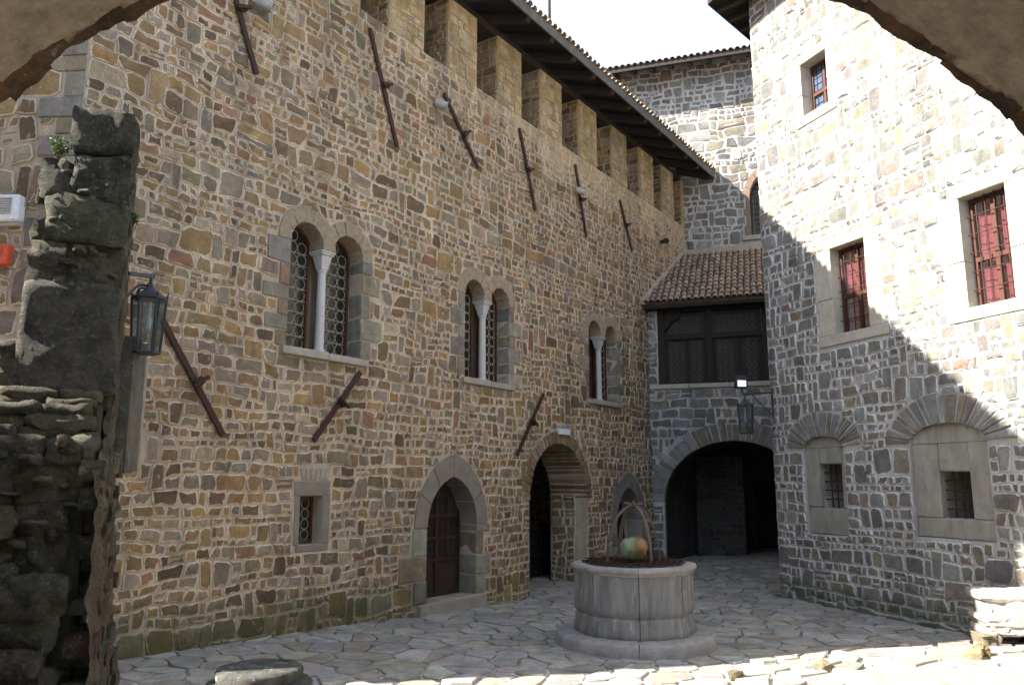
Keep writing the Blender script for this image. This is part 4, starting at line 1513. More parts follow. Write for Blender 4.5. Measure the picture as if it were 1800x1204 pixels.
# roof
TE = 13.12
tr = MB()
EA = [FR.p(T0, 0, 0.85) + Vector((0.68, 0.73, 0)) * -0.25, FR.p(T1, 0, 0.85)]
ev = FT.d
cA = FR.p(T0, 0)
e_corner = cA + FR.n * 0.85 - FT.d * 0 + FT.n * 0.0
# eave corner: offset both faces
def off_corner(d1_, d2_):
    # intersection of the two eave lines
    p, q = cA + FR.n * d1_, cA + FT.n * d2_
    a, b_ = FR.d, FT.d
    den = a.x * b_.y - a.y * b_.x
    t = ((q.x - p.x) * b_.y - (q.y - p.y) * b_.x) / den
    return p + a * t
K = off_corner(0.85, 0.70)
pa, pb = K + FR.d * 15, K + FT.d * 8
apex = (pa + pb) / 2
def V3(p, z):
    return Vector((p.x, p.y, z))
rp = [K, pa, pb]
tr.add([V3(K, TE), V3(pa, TE), V3(pb, TE), V3(K, TE + .12), V3(pa, TE + .12), V3(pb, TE + .12), V3(apex, TE + 3.0)],
       [(0, 2, 1), (0, 1, 4, 3), (2, 0, 3, 5), (3, 4, 6), (5, 3, 6), (1, 2, 5, 6, 4)])
troof = tr.obj('roof', M['wood_soffit'], tower)
fb = MB()
fb.bar(V3(K, TE + .02), V3(K + FT.d * 8, TE + .02), 0.03, 0.2, FT.n)
fb.bar(V3(K, TE + .02), V3(K + FR.d * 12, TE + .02), 0.03, 0.2, FR.n)
fb.obj('fascia', M['wood_dark'], troof)
for k in range(9):
    p = K + FT.d * (0.35 + 0.55 * k)
    b = MB()
    b.bar(V3(p - FT.n * 0.06, TE - 0.07), V3(p - FT.n * 0.80, TE - 0.05), 0.11, 0.13, FT.d)
    b.obj('rafter', M['wood_dark'], troof)
for k in range(12):
    p = K + FR.d * (0.6 + 0.9 * k)
    b = MB()
    b.bar(V3(p - FR.n * 0.06, TE - 0.07), V3(p - FR.n * 0.80, TE - 0.05), 0.11, 0.13, FR.d)
    b.obj('rafter', M['wood_dark'], troof)
for k in range(22):
    p = K + FT.d * (0.1 + 0.205 * k) + FT.n * 0.07
    put_tile(troof, V3(p, TE + 0.13), (FT.n - Vector((0, 0, 0.35))), FT.d, g1)
for k in range(30):
    p = K + FR.d * (0.1 + 0.205 * k) + FR.n * 0.07
    put_tile(troof, V3(p, TE + 0.13), (FR.n - Vector((0, 0, 0.35))), FR.d, g1)

# ================================================================== GATE RANGE WITH LOGGIA (end of the court)
gate = thing('gate_range', 'low grey stone gate range with round passage and glazed timber loggia under terracotta tiles', 'building', FB.p(2, 0))
gb_ = MB()
gp = [FB.p(-0.6, 0), FB.p(5.6, 0), FB.p(5.6, 0, -7.5), FB.p(-0.6, 0, -7.5)]
vs = [Vector((p.x, p.y, -0.4)) for p in gp] + [Vector((p.x, p.y, 4.80)) for p in gp]
gb_.add(vs, [(3, 2, 1, 0), (4, 5, 6, 7)] + [(i, (i + 1) % 4, 4 + (i + 1) % 4, 4 + i) for i in range(4)])
PA = dict(cx=2.20, hw=1.87, zs=1.72, rise=1.63)
cut_wall(gb_, [prism_mb(FB, arch(PA['cx'], PA['hw'], -0.5, PA['zs'], PA['rise'], 24), -5.0, 0.3),
               prism_mb(FB, rect(2.6, 3.9, -0.5, 2.3), -6.6, -4.8)], 'wall', M['mortar_right'], gate)
voussoirs(FB, PA['cx'], PA['hw'] + .001, PA['zs'], PA['rise'], 0.46, 34, -0.30, 0.02, 'arch_stone', M['stone_right'], gate, 41, gap=0.012, bevel=0.008, jit=0.35, rough=0.008, pal=GREY)
gblk = [arch(PA['cx'], PA['hw'] + 0.47, PA['zs'] - .02, PA['zs'], PA['rise'] + 0.47, 24), rect(PA['cx'] - PA['hw'] - .01, PA['cx'] + PA['hw'] + .01, -0.5, PA['zs'])]
gst = [(FB, P) for P in rubble(-0.05, 5.4, 0.0, 4.78, gblk, 51, h=(0.15, 0.30), wr=(0.8, 2.4), gapr=(0.010, 0.02))]
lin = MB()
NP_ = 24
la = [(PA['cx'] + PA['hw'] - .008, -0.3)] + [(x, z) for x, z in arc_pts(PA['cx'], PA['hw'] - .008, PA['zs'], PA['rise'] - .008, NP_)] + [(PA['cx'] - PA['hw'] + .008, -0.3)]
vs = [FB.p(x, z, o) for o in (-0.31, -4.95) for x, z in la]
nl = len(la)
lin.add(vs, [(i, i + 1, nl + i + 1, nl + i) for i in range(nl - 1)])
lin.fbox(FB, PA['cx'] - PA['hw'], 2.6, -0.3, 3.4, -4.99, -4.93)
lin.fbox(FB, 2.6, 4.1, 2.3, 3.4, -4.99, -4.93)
pd = MB(); pd.fbox(FB, 2.62, 3.88, -0.2, 2.29, -5.75, -5.65); pd.obj('dark_doorway_panel', M['wood_dark'], gate)  # dark panel added so the inner doorway reads as deep shadow
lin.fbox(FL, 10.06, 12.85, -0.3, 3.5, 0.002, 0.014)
lin.obj('passage_lining', M['passage'], gate)  # lining sheet, coloured dark for the shade in the passage
# inner pier and side walls of the passage
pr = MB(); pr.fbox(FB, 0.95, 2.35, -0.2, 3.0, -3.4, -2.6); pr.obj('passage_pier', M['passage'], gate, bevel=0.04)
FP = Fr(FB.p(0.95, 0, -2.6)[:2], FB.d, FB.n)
lay([(FP, P) for P in rubble(0.02, 1.38, -0.1, 2.9, [], 53, h=(0.16, 0.3))], gate, M['passage_stone'], PASSAGE_SHADE, 54, limit=0, name='pier_stone')
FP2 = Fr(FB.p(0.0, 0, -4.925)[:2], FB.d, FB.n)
lay([(FP2, P) for P in rubble(0.35, 2.58, -0.1, 2.6, [], 55, h=(0.16, 0.3))], gate, M['passage_stone'], PASSAGE_SHADE, 56, limit=0, name='end_stone')
lay(gst, gate, M['stone_right'], GREY, 52)
sl = MB()
for a, b_ in ((0.02, 1.1), (1.11, 2.2), (2.21, 3.5)):
    sl.fbox(FB, a, b_, 4.80, 4.925, -0.4, 0.09)
sl.obj('loggia_sill', M['frame_pale'], gate, bevel=0.012, jitter=0.004)
# masonry cheek at the left of the loggia
ck = MB(); ck.fbox(FB, -0.6, 0.28, 4.80, 7.2, -0.5, -0.02); ck.obj('masonry_cheek', M['mortar_right'], gate)
lay([(FB, P) for P in rubble(-0.05, 0.27, 4.93, 7.0, [], 57)], gate, M['stone_right'], GREY, 58, limit=0, name='cheek_stone')
# timber frame
lw = MB()
lg = [(0.29, 0.47, 4.926, 6.98), (1.60, 1.80, 4.926, 6.98), (3.12, 3.30, 4.926, 6.98), (0.29, 3.3, 6.985, 7.20), (0.47, 1.60, 6.20, 6.33), (1.80, 3.12, 6.20, 6.33)]
for q in lg:
    b = MB(); b.fbox(FB, *q, -0.22, -0.05); b.obj('timber_post' if q[3] - q[2] > 1 else 'timber_beam', M['wood_dark'], gate, bevel=0.01)
lb = MB(); lb.prism(FB, [(0.475, 6.983), (0.95, 6.983), (0.90, 6.80), (0.66, 6.70), (0.56, 6.52), (0.475, 6.48)], -0.2, -0.03); lb.obj('timber_bracket', M['wood_dark'], gate, bevel=0.01)
for (a, b_) in ((0.47, 1.60), (1.80, 3.12)):
    m_ = MB()
    mid = (a + b_) / 2 + 0.02
    for q in ((a, a + .06, 4.93, 6.20), (b_ - .06, b_, 4.93, 6.20), (mid - .04, mid + .04, 4.93, 6.20), (a + .06, mid - .04, 4.93, 4.99), (mid + .04, b_ - .06, 4.93, 4.99)):
        m_.fbox(FB, *q, -0.20, -0.12)
    cs_ = m_.obj('casement', M['wood_dark'], gate)
    prism_mb(FB, rect(a + .01, b_ - .01, 4.95, 6.19), -0.185, -0.175).obj('glass_pane', M['glass_dim'], cs_)
    prism_mb(FB, rect(a + .01, b_ - .01, 6.33, 6.98), -0.185, -0.175).obj('glass_pane', M['glass_dim'], cs_)
    ld = MB()
    for z0, z1 in ((5.0, 6.18), (6.36, 6.86)):
        z = z0 + 0.09
        while z < z1:
            x = a + 0.16
            while x < b_ - 0.1:
                if abs(x - mid) > 0.1 or z > 6.3:
                    ring(ld, FB, x, z, 0.07, 0.006, -0.165, 8)
                    ld.fbox(FB, x - .003, x + .003, z - 0.1, z + 0.1, -0.17, -0.164)
                x += 0.155
            z += 0.165
    ld.obj('leading', M['lead_dark'], cs_, kind='stuff')
# lean-to roof
EO, EZ, RZ, RO = 0.38, 7.22, 9.38, -2.66
def lz(o):
    return EZ + (EO - o) * (RZ - EZ) / (EO - RO)
lr = MB()
e_left = 0.0
# left edge follows the long wing's face
def left_s(o):
    # where the long wing's plane cuts this distance
    p = FB.p(0, 0, o)
    t = -((p - FL.o).dot(FL.n)) / FB.d.dot(FL.n)
    return t
a0, a1 = left_s(EO), left_s(RO)
lr.box8([FB.p(a0 + .02, EZ - .06, EO), FB.p(5.0, EZ - .06, EO), FB.p(5.0, RZ - .06, RO + .01), FB.p(a1 + .02, RZ - .06, RO + .01),
         FB.p(a0 + .02, EZ + .02, EO), FB.p(5.0, EZ + .02, EO), FB.p(5.0, RZ + .02, RO + .01), FB.p(a1 + .02, RZ + .02, RO + .01)])
lroof = lr.obj('loggia_roof', M['tile_bed'], gate)
sf = MB(); sf.fbox(FB, 0.0, 4.2, EZ - 0.17, EZ - 0.07, -0.22, EO - 0.02); sf.obj('eave_beam', M['wood_dark'], lroof)
for k in range(8):
    b = MB(); x = 0.25 + 0.5 * k
    b.fbox(FB, x, x + 0.09, EZ - 0.13, EZ - 0.062, -0.05, EO - 0.004); b.obj('rafter', M['wood_dark'], lroof)
dnv = (FB.n * (EO - RO) - Vector((0, 0, RZ - EZ))).normalized()
rows = 13
step = (EO + 0.04 - RO - 0.1) / rows
for r_ in range(rows):
    o = EO + 0.05 - r_ * step
    x = left_s(o) + 0.12
    x = -1 + 0.172 * math.ceil((x + 1) / 0.172)
    while x < 4.6:
        q = FB.p(x + g1.uniform(-.008, .008), lz(o) + 0.035, o + g1.uniform(-.012, .012))
        if in_view(q, 60) and x < 3.9:
            put_tile(lroof, q, dnv, FB.d, g1, TILE_S)
        x += 0.172
fl = MB()
for (o0, o1) in [(EO + 0.03 - k * 0.34, EO + 0.03 - (k + 1) * 0.34 + 0.003) for k in range(9)]:
    s0, s1 = left_s(o0), left_s(o1)
    fl.box8([FB.p(s0 - .02, lz(o0) - .02, o0), FB.p(s0 + .14, lz(o0) - .02, o0), FB.p(s1 + .14, lz(o1) - .02, o1), FB.p(s1 - .02, lz(o1) - .02, o1),
             FB.p(s0 - .02, lz(o0) + .15, o0), FB.p(s0 + .10, lz(o0) + .08, o0), FB.p(s1 + .10, lz(o1) + .08, o1), FB.p(s1 - .02, lz(o1) + .15, o1)])
fl.fbox(FB, a1, 4.6, RZ - 0.03, RZ + 0.12, RO + 0.012, RO + 0.10)
fl.obj('roof_flashing', M['plaster_flash'], lroof, jitter=0.012)

# ================================================================== HIGH BUILDING BEHIND
high = thing('high_house', 'high stone house rising behind the loggia with tiled eave and pointed window', 'building', FU.p(2, 0))
hb = MB()
hp = [FU.p(-6, 0), FU.p(7.5, 0), FU.p(7.5, 0, -7), FU.p(-6, 0, -7)]
vs = [Vector((p.x, p.y, 4.0)) for p in hp] + [Vector((p.x, p.y, 16.1)) for p in hp]
hb.add(vs, [(3, 2, 1, 0), (4, 5, 6, 7)] + [(i, (i + 1) % 4, 4 + (i + 1) % 4, 4 + i) for i in range(4)])
GW = dict(cx=2.62, hw=0.55, z0=9.95, zs=11.2, rise=0.85)
cut_wall(hb, [prism_mb(FU, arch(GW['cx'], GW['hw'], GW['z0'], GW['zs'], GW['rise'], 16, point=1), -0.5, 0.3)], 'wall', M['mortar_right'], high)
gw = MB(); gw.prism(FU, arch(GW['cx'], GW['hw'] - .01, GW['z0'] + .01, GW['zs'], GW['rise'] - .01, 16, point=1), -0.36, -0.34)
gwin = gw.obj('window', M['glass_dark'], high)
ld = MB()
for k in range(6):
    x = GW['cx'] - 0.45 + 0.18 * k
    ld.fbox(FU, x - .008, x + .008, GW['z0'], 11.9 - abs(k - 2.5) * 0.25, -0.335, -0.31)
for k in range(10):
    ld.fbox(FU, GW['cx'] - 0.5, GW['cx'] + 0.5, 10.1 + 0.17 * k, 10.112 + 0.17 * k, -0.335, -0.312)
ld.obj('leading', M['lead_dark'], gwin, kind='stuff')
voussoirs(FU, GW['cx'], GW['hw'] + .001, GW['zs'], GW['rise'], 0.20, 10, -0.3, 0.02, 'arch_stone', M['brick_red'], gwin, 45, point=1)
hblk = jambs(FU, GW['cx'] - GW['hw'], -1, GW['z0'], GW['zs'], -0.3, 0.018, 'jamb_stone', [M['brick_red']], gwin, 46, (0.14, 0.18))
hblk += [arch(GW['cx'], GW['hw'] + .21, GW['zs'] - .02, GW['zs'], GW['rise'] + .26, 16, point=1), rect(GW['cx'] - .56, GW['cx'] + .56, 9.8, 11.25), rect(1.75, 3.4, 9.75, 9.95)]
sl = MB(); sl.fbox(FU, 1.78, 3.4, 9.77, 9.93, -0.3, 0.1); sl.obj('window_sill', M['sill'], gwin, bevel=0.015)
hst = [(FU, P) for P in rubble(-3.2, 4.2, 9.2, 16.0, hblk, 61, h=(0.16, 0.32), gapr=(0.010, 0.02))]
lay(hst, high, M['stone_right'], GREY, 62, limit=300)
# its roof
HO, HZ = 0.9, 15.75
hr = MB()
hr.box8([FU.p(-6.5, HZ, HO), FU.p(8, HZ, HO), FU.p(8, HZ + 3, -6), FU.p(-6.5, HZ + 3, -6), FU.p(-6.5, HZ + .12, HO), FU.p(8, HZ + .12, HO), FU.p(8, HZ + 3.12, -6), FU.p(-6.5, HZ + 3.12, -6)])
hroof = hr.obj('roof', M['wood_soffit'], high)
fa = MB(); fa.fbox(FU, -6.5, 8, HZ - .06, HZ + .13, HO + .003, HO + .04); fa.obj('fascia', M['wood_dark'], hroof)
for k in range(14):
    x = -4.0 + 0.62 * k
    b = MB()
    zz = HZ + (HO) * 0.435
    b.box8([FU.p(x, HZ - .14, HO - .05), FU.p(x + .13, HZ - .14, HO - .05), FU.p(x + .13, zz - .14, 0.0), FU.p(x, zz - .14, 0.0),
            FU.p(x, HZ - .004, HO - .05), FU.p(x + .13, HZ - .004, HO - .05), FU.p(x + .13, zz - .004, 0.0), FU.p(x, zz - .004, 0.0)])
    b.obj('rafter', M['wood_dark'], hroof)
dn = (FU.n - Vector((0, 0, 0.435))).normalized()
x = -4.2
while x < 4.5:
    for r_ in range(2):
        o = HO + .09 - .3 * r_
        put_tile(hroof, FU.p(x, HZ + .125 + (HO - o) * .435 + r_ * .012, o), dn, FU.d, g1)
    x += 0.205

# ================================================================== ENTRANCE VAULT ROUND THE CAMERA
vault = thing('entrance_vault', 'plastered round entrance vault seen from below with rough stone edge and faded painted stripe', 'archway', (0, 2.0, 0.6))
VC = Vector((-0.045, 0, 1.80))
VR = 2.506
g3 = random.Random(23)
def vpt(a, y, r):
    return Vector((VC.x + r * math.cos(a), y, VC.z + r * math.sin(a)))
vb = MB()
NA, NYY = 60, 40
ys = [2.58 - 4.6 * j / NYY for j in range(NYY + 1)]
wf = warp_fn(5, 0.012)
vs = []
for y in ys:
    for i in range(NA + 1):
        a = math.pi * i / NA
        d1_, d2_ = wf(np.array([a * 3]), np.array([y * 1.5]))
        vs.append(vpt(a, y, VR + float(d1_[0]) + float(d2_[0])))
fs = [(j * (NA + 1) + i, j * (NA + 1) + i + 1, (j + 1) * (NA + 1) + i + 1, (j + 1) * (NA + 1) + i) for j in range(NYY) for i in range(NA)]
vb.add(vs, fs)
vb.obj('vault_soffit', M['vault'], vault, smooth=True)
# masonry round the opening, as a real thick wall and side walls
wl = MB()
po = [(-8.0, -0.2), (-8.0, 6.4), (9.5, 6.4), (9.5, -0.2), (VC.x + VR + .02, -0.2)] + [(vpt(math.pi * i / 40, 0, VR + .02).x, vpt(math.pi * i / 40, 0, VR + .02).z) for i in range(41)] + [(VC.x - VR - .02, -0.2)]
FVW = Fr((0, 2.58), (1, 0), (0, 1))
wl.prism(FVW, po, -0.9, -0.004)
wl.obj('front_wall', M['mortar_left'], vault)
for sx in (-1, 1):
    b = MB()
    x0 = VC.x + sx * (VR + 0.02)
    b.box(((x0 + sx * 0.4), -0.2, 1.0), (0.8, 3.7, 2.6))
    b.obj('side_wall', M['vault'], vault)
tp = MB(); tp.box((0.75, -0.3, 5.9), (17.5, 3.9, 0.6)); tp.obj('upper_floor', M['mortar_left'], vault)
bw = MB()
po2 = [(a, b_) for a, b_ in po]
bw.prism(Fr((0, -2.1), (1, 0), (0, 1)), po2, -0.5, 0.0)
bw.obj('rear_wall', M['mortar_left'], vault)
fl_ = MB(); fl_.box((0.0, 0.0, 0.33), (5.0, 4.6, 0.66)); fl_.obj('threshold', M['mortar_left'], vault)
# ragged stones along the edge of the arch
a = 0.06
k = 0
while a < math.pi - 0.06:
    da = g3.uniform(0.035, 0.085)
    r0 = VR - g3.uniform(-0.008, 0.022)
    r1 = VR + 0.34
    y0, y1 = 2.545 - g3.uniform(0, 0.04), 2.595 + g3.uniform(0.0, 0.035)
    b = MB()
    P = []
    sub = 7
    vs = []
    for y in (y0, (y0 + y1) / 2, y1):
        for rr in (r0, r1):
            for q in range(sub + 1):
                aa = a - 0.004 + (da + 0.008) * q / sub
                rj = rr if rr == r1 else (VR + 0.015 if y == y0 else VR - 0.004 + 0.020 * mnoise.noise(Vector((aa * 14, y * 3, 0.3))) + 0.012 * mnoise.noise(Vector((aa * 45, y * 9, 4.1))) + 0.006 * mnoise.noise(Vector((aa * 110, y * 20, 7.7))))
                vs.append(vpt(aa, y + 0.02 * mnoise.noise(Vector((aa * 30, 1.7, 2.2))), rj))
    n_ = sub + 1
    fs = []
    for yy in range(2):
        for q in range(sub):
            b0 = yy * 2 * n_
            fs.append((b0 + q, b0 + q + 1, b0 + 2 * n_ + q + 1, b0 + 2 * n_ + q))
            fs.append((b0 + n_ + q, b0 + 2 * n_ + n_ + q, b0 + 2 * n_ + n_ + q + 1, b0 + n_ + q + 1))
        fs.append((yy * 2 * n_, yy * 2 * n_ + 2 * n_, yy * 2 * n_ + 3 * n_, yy * 2 * n_ + n_))
        fs.append((yy * 2 * n_ + sub, yy * 2 * n_ + n_ + sub, yy * 2 * n_ + 3 * n_ + sub, yy * 2 * n_ + 2 * n_ + sub))
    for yy in (0, 2):
        for q in range(sub):
            b0 = yy * 2 * n_
            fs.append((b0 + q, b0 + n_ + q, b0 + n_ + q + 1, b0 + q + 1))
    t = tone([((0.075, 0.047, 0.026), 3), ((0.10, 0.06, 0.030), 3), ((0.06, 0.042, 0.028), 3), ((0.12, 0.06, 0.03), 1)], g3)
    b.add(vs, fs, t, [0.3] * len(vs))
    o = b.obj('arch_stone', M['stone_dark'], vault)
    bm = bmesh.new(); bm.from_mesh(o.data); bmesh.ops.recalc_face_normals(bm, faces=bm.faces); bm.to_mesh(o.data); bm.free()
    a += da
    k += 1

# unseen blocks added for their shadows, beside the wing and by the vault
side = thing('side_shadow_block', 'unseen shadow-casting block added beside the wing, out of frame', 'building', (-11.5, 8.4, 0))
sb_ = MB(); sb_.box((-11.5, 8.784, 7.9), (4.6, 2.8, 16.2)); sb_.obj('wall', M['mortar_left'], side)
near_side = thing('near_shadow_block', 'unseen shadow-casting block added next to the vault, out of frame', 'building', (-10.5, 0, 0))
sb_ = MB(); sb_.box((-10.3, 0.2, 5.7), (4.6, 6.8, 11.9)); sb_.obj('wall', M['mortar_left'], near_side)

# ================================================================== RUINED WALL STUMP
ruin = thing('ruined_wall', 'dark mossy ruined wall stump with broken stepped top in front of the wing', 'ruin', (-3.6, 6.8, 0))
TH = R(15)
TW = R(20)
FW = Fr((-3.12, 6.50), (-math.cos(TW), -math.sin(TW)), (math.sin(TW), -math.cos(TW)))     # s runs to the left from the free end
FE = Fr((-3.12, 6.50), (-math.sin(TH), math.cos(TH)), (math.cos(TH), math.sin(TH)))       # free end face, s runs back
g4 = random.Random(29)
def lump(fr, s0, s1, z0, z1, o0, o1, g, nx=4, nz=3, rough=0.035, sq=10):
    """rough stone block: gridded box with knocked corners and a broken, noisy face"""
    idx = {}
    vs, fs = [], []
    sh = Vector((g.uniform(-50, 50), g.uniform(-50, 50), g.uniform(-50, 50)))
    def vert(i, j, k):
        key = (i, j, k)
        if key not in idx:
            x, y, z = 2 * i / nx - 1, j - 1, 2 * k / nz - 1
            m = abs(x) ** sq + abs(y) ** sq + abs(z) ** sq
            f = 1.0 if m < 1 else m ** (-1 / sq)
            p = fr.p(s0 + (s1 - s0) * (x * f + 1) / 2, z0 + (z1 - z0) * (z * f + 1) / 2, o0 + (o1 - o0) * (y * f + 1) / 2)
            p = p + mnoise.noise_vector(p * 3.2 + sh) * rough * 0.9 + mnoise.noise_vector(p * 9 + sh) * rough * 0.95 + mnoise.noise_vector(p * 22 + sh) * rough * 0.6
            idx[key] = len(vs)
            vs.append(p)
        return idx[key]
    for i in range(nx):
        for k in range(nz):
            fs.append((vert(i, 2, k), vert(i + 1, 2, k), vert(i + 1, 2, k + 1), vert(i, 2, k + 1)))
            fs.append((vert(i, 0, k), vert(i, 0, k + 1), vert(i + 1, 0, k + 1), vert(i + 1, 0, k)))
        for j in range(2):
            fs.append((vert(i, j, 0), vert(i + 1, j, 0), vert(i + 1, j + 1, 0), vert(i, j + 1, 0)))
            fs.append((vert(i, j, nz), vert(i, j + 1, nz), vert(i + 1, j + 1, nz), vert(i + 1, j, nz)))
    for j in range(2):
        for k in range(nz):
            fs.append((vert(0, j, k), vert(0, j + 1, k), vert(0, j + 1, k + 1), vert(0, j, k + 1)))
            fs.append((vert(nx, j, k), vert(nx, j, k + 1), vert(nx, j + 1, k + 1), vert(nx, j + 1, k)))
    return vs, fs
def ruin_stone(s0, s1, z0, z1, o0=-0.5, o1=0.0, pal=DARK, fr=None, rough=0.035, name='stone', mat='ruin_stone', res=0.055, sq=14):
    nx = max(2, min(18, int((s1 - s0) / res)))
    nz = max(2, min(16, int((z1 - z0) / res)))
    vs, fs = lump(fr or FW, s0, s1, z0, z1, o0, o1, g4, nx, nz, rough, sq)
    b = MB()
    b.add(vs, fs, tone(pal, g4), [0.2] * len(vs))
    o = b.obj(name, M[mat], ruin)
    bm = bmesh.new(); bm.from_mesh(o.data); bmesh.ops.recalc_face_normals(bm, faces=bm.faces); bm.to_mesh(o.data); bm.free()
    smooth_by_angle(o, 75)
    return o
# upper stepped part
ruin_stone(0.12, 0.62, 5.00, 5.42, -0.34, 0.02)
ruin_stone(0.13, 0.60, 4.60, 5.02, -0.36, 0.03)
ruin_stone(0.57, 0.81, 4.58, 4.94, -0.34, -0.01)
ruin_stone(0.12, 0.74, 4.20, 4.63, -0.36, 0.03)
ruin_stone(0.68, 0.83, 4.22, 4.60, -0.34, -0.03)
ruin_stone(0.15, 0.68, 3.84, 4.24, -0.36, 0.0)
ruin_stone(0.58, 0.83, 3.78, 4.24, -0.34, 0.04)
ruin_stone(0.12, 0.86, 2.96, 3.90, -0.36, 0.05, pal=[((0.105, 0.098, 0.080), 1)], rough=0.022, res=0.065)
ruin_stone(0.80, 0.96, 2.96, 3.40, -0.34, 0.0)
ruin_stone(0.82, 1.15, 2.9, 3.12, -0.34, 0.05)
# thin slates of the ledge, then the lower mass
z = 3.0
row = 0
while z > 2.62:
    h = g4.uniform(0.045, 0.10)
    x = 0.16 + g4.uniform(0, 0.14)
    while x < 1.7:
        w_ = g4.uniform(0.30, 0.75)
        ruin_stone(x, x + w_ + 0.03, z - h - 0.015, z + 0.01, -0.5, 0.10 + 0.04 * row + g4.uniform(-0.05, 0.07), rough=0.022)
        x += w_
    z -= h
    row += 1
row = 0
while z > -0.1:
    h = g4.uniform(0.15, 0.36)
    x = 0.22 + 0.03 * min(row, 5) + g4.uniform(-0.09, 0.05)
    while x < 1.9:
        w_ = g4.uniform(0.26, 0.66)
        k_ = g4.random()
        if k_ < 0.3 and h > 0.22:
            hm = h * g4.uniform(0.4, 0.6)
            ruin_stone(x, x + w_ + 0.04, z - h - 0.03, z - h + hm + 0.03, -0.5, 0.30 + 0.015 * row + g4.uniform(-0.08, 0.08), rough=0.04)
            ruin_stone(x, x + w_ + 0.04, z - h + hm - 0.03, z + 0.03, -0.5, 0.30 + 0.015 * row + g4.uniform(-0.08, 0.08), rough=0.04)
        else:
            ruin_stone(x, x + w_ + 0.04, z - h - 0.03, z + 0.03, -0.5, 0.32 + 0.015 * row + g4.uniform(-0.09, 0.07), pal=DARK if g4.random() < 0.92 else [((0.10, 0.05, 0.03), 1)], rough=0.045)
        x += w_
    z -= h
    row += 1
# small stones and lumps of old mortar wedged between the larger ones
for k in range(70):
    x, zz_ = g4.uniform(0.22, 1.5), g4.uniform(0.3, 2.6)
    ruin_stone(x, x + g4.uniform(0.06, 0.22), zz_, zz_ + g4.uniform(0.04, 0.13), -0.3, 0.36 + g4.uniform(-0.05, 0.06), pal=DARK + [((0.12, 0.10, 0.07), 3), ((0.11, 0.055, 0.035), 1)], rough=0.022, res=0.04, sq=6)
for k in range(26):
    x, zz_ = g4.uniform(0.14, 0.70), g4.uniform(3.7, 4.9)
    ruin_stone(x, x + g4.uniform(0.05, 0.18), zz_, zz_ + g4.uniform(0.03, 0.09), -0.3, 0.03 + g4.uniform(-0.03, 0.03), pal=DARK + [((0.12, 0.10, 0.07), 2)], rough=0.02, res=0.04, sq=6)
# core behind and ragged lime-rendered free end
cr = MB()
cr.fbox(FW, 0.14, 0.74, 2.85, 4.7, -0.33, -0.02)
cr.fbox(FW, 0.24, 1.9, -0.2, 2.60, -0.5, 0.22)
cr.fbox(FW, 0.20, 1.9, 2.60, 2.92, -0.5, 0.03)
cr.obj('rubble_core', M['mortar_dark'], ruin, bevel=0.03)
en = MB()
NU, NV = 22, 150
vs = []
for j in range(NV + 1):
    z = -0.1 + 5.25 * j / NV
    up = min(1, max(0, (z - 2.35) / 0.3))
    for i in range(NU + 1):
        u = i / NU
        sl, sh_ = -0.40 * (1 - up) + 0.02 * up, 0.42 * (1 - up) + 0.20 * up
        s_ = sl + (sh_ - sl) * u
        o = (0.02 - 0.12 * z / 2.4) * (1 - up) - 0.125 * up - 0.30 * max(0, u - 0.72) - 0.25 * max(0, 0.16 - u)
        p = FE.p(s_, z, o)
        q = Vector((p.x * 3.5, p.y * 3.5, p.z * 1.6))
        p = p + mnoise.noise_vector(q) * 0.032 * (1 - 0.4 * up) + mnoise.noise_vector(q * 3.1) * 0.034 + mnoise.noise_vector(q * 7) * 0.022
        vs.append(p)
en.add(vs, [(j * (NU + 1) + i, j * (NU + 1) + i + 1, (j + 1) * (NU + 1) + i + 1, (j + 1) * (NU + 1) + i) for j in range(NV) for i in range(NU)])
en.obj('broken_end', M['mortar_ruin'], ruin, smooth=True)
for k in range(60):                         # stones and brick ends showing in the broken end
    z = g4.uniform(0.0, 2.5)
    s_ = g4.uniform(-0.36, 0.22)
    oo = 0.02 - 0.12 * z / 2.4
    ruin_stone(s_, s_ + g4.uniform(0.06, 0.24), z, z + g4.uniform(0.04, 0.20), -0.25, oo + g4.uniform(0.0, 0.035), pal=DARK + [((0.11, 0.06, 0.04), 2), ((0.12, 0.10, 0.075), 3)], fr=FE, rough=0.02, res=0.05)
jb = MB(); jb.fbox(FE, 0.26, 0.60, 2.36, 3.52, -0.2, -0.035)
jbo = jb.obj('door_jamb', M['old_jamb'], ruin, bevel=0.02, jitter=0.006)
jt = MB(); jt.fbox(FE, 0.60, 0.66, 2.37, 3.52, -0.12, 0.0); jt.obj('jamb_moulding', M['ashlar'], jbo, bevel=0.012)

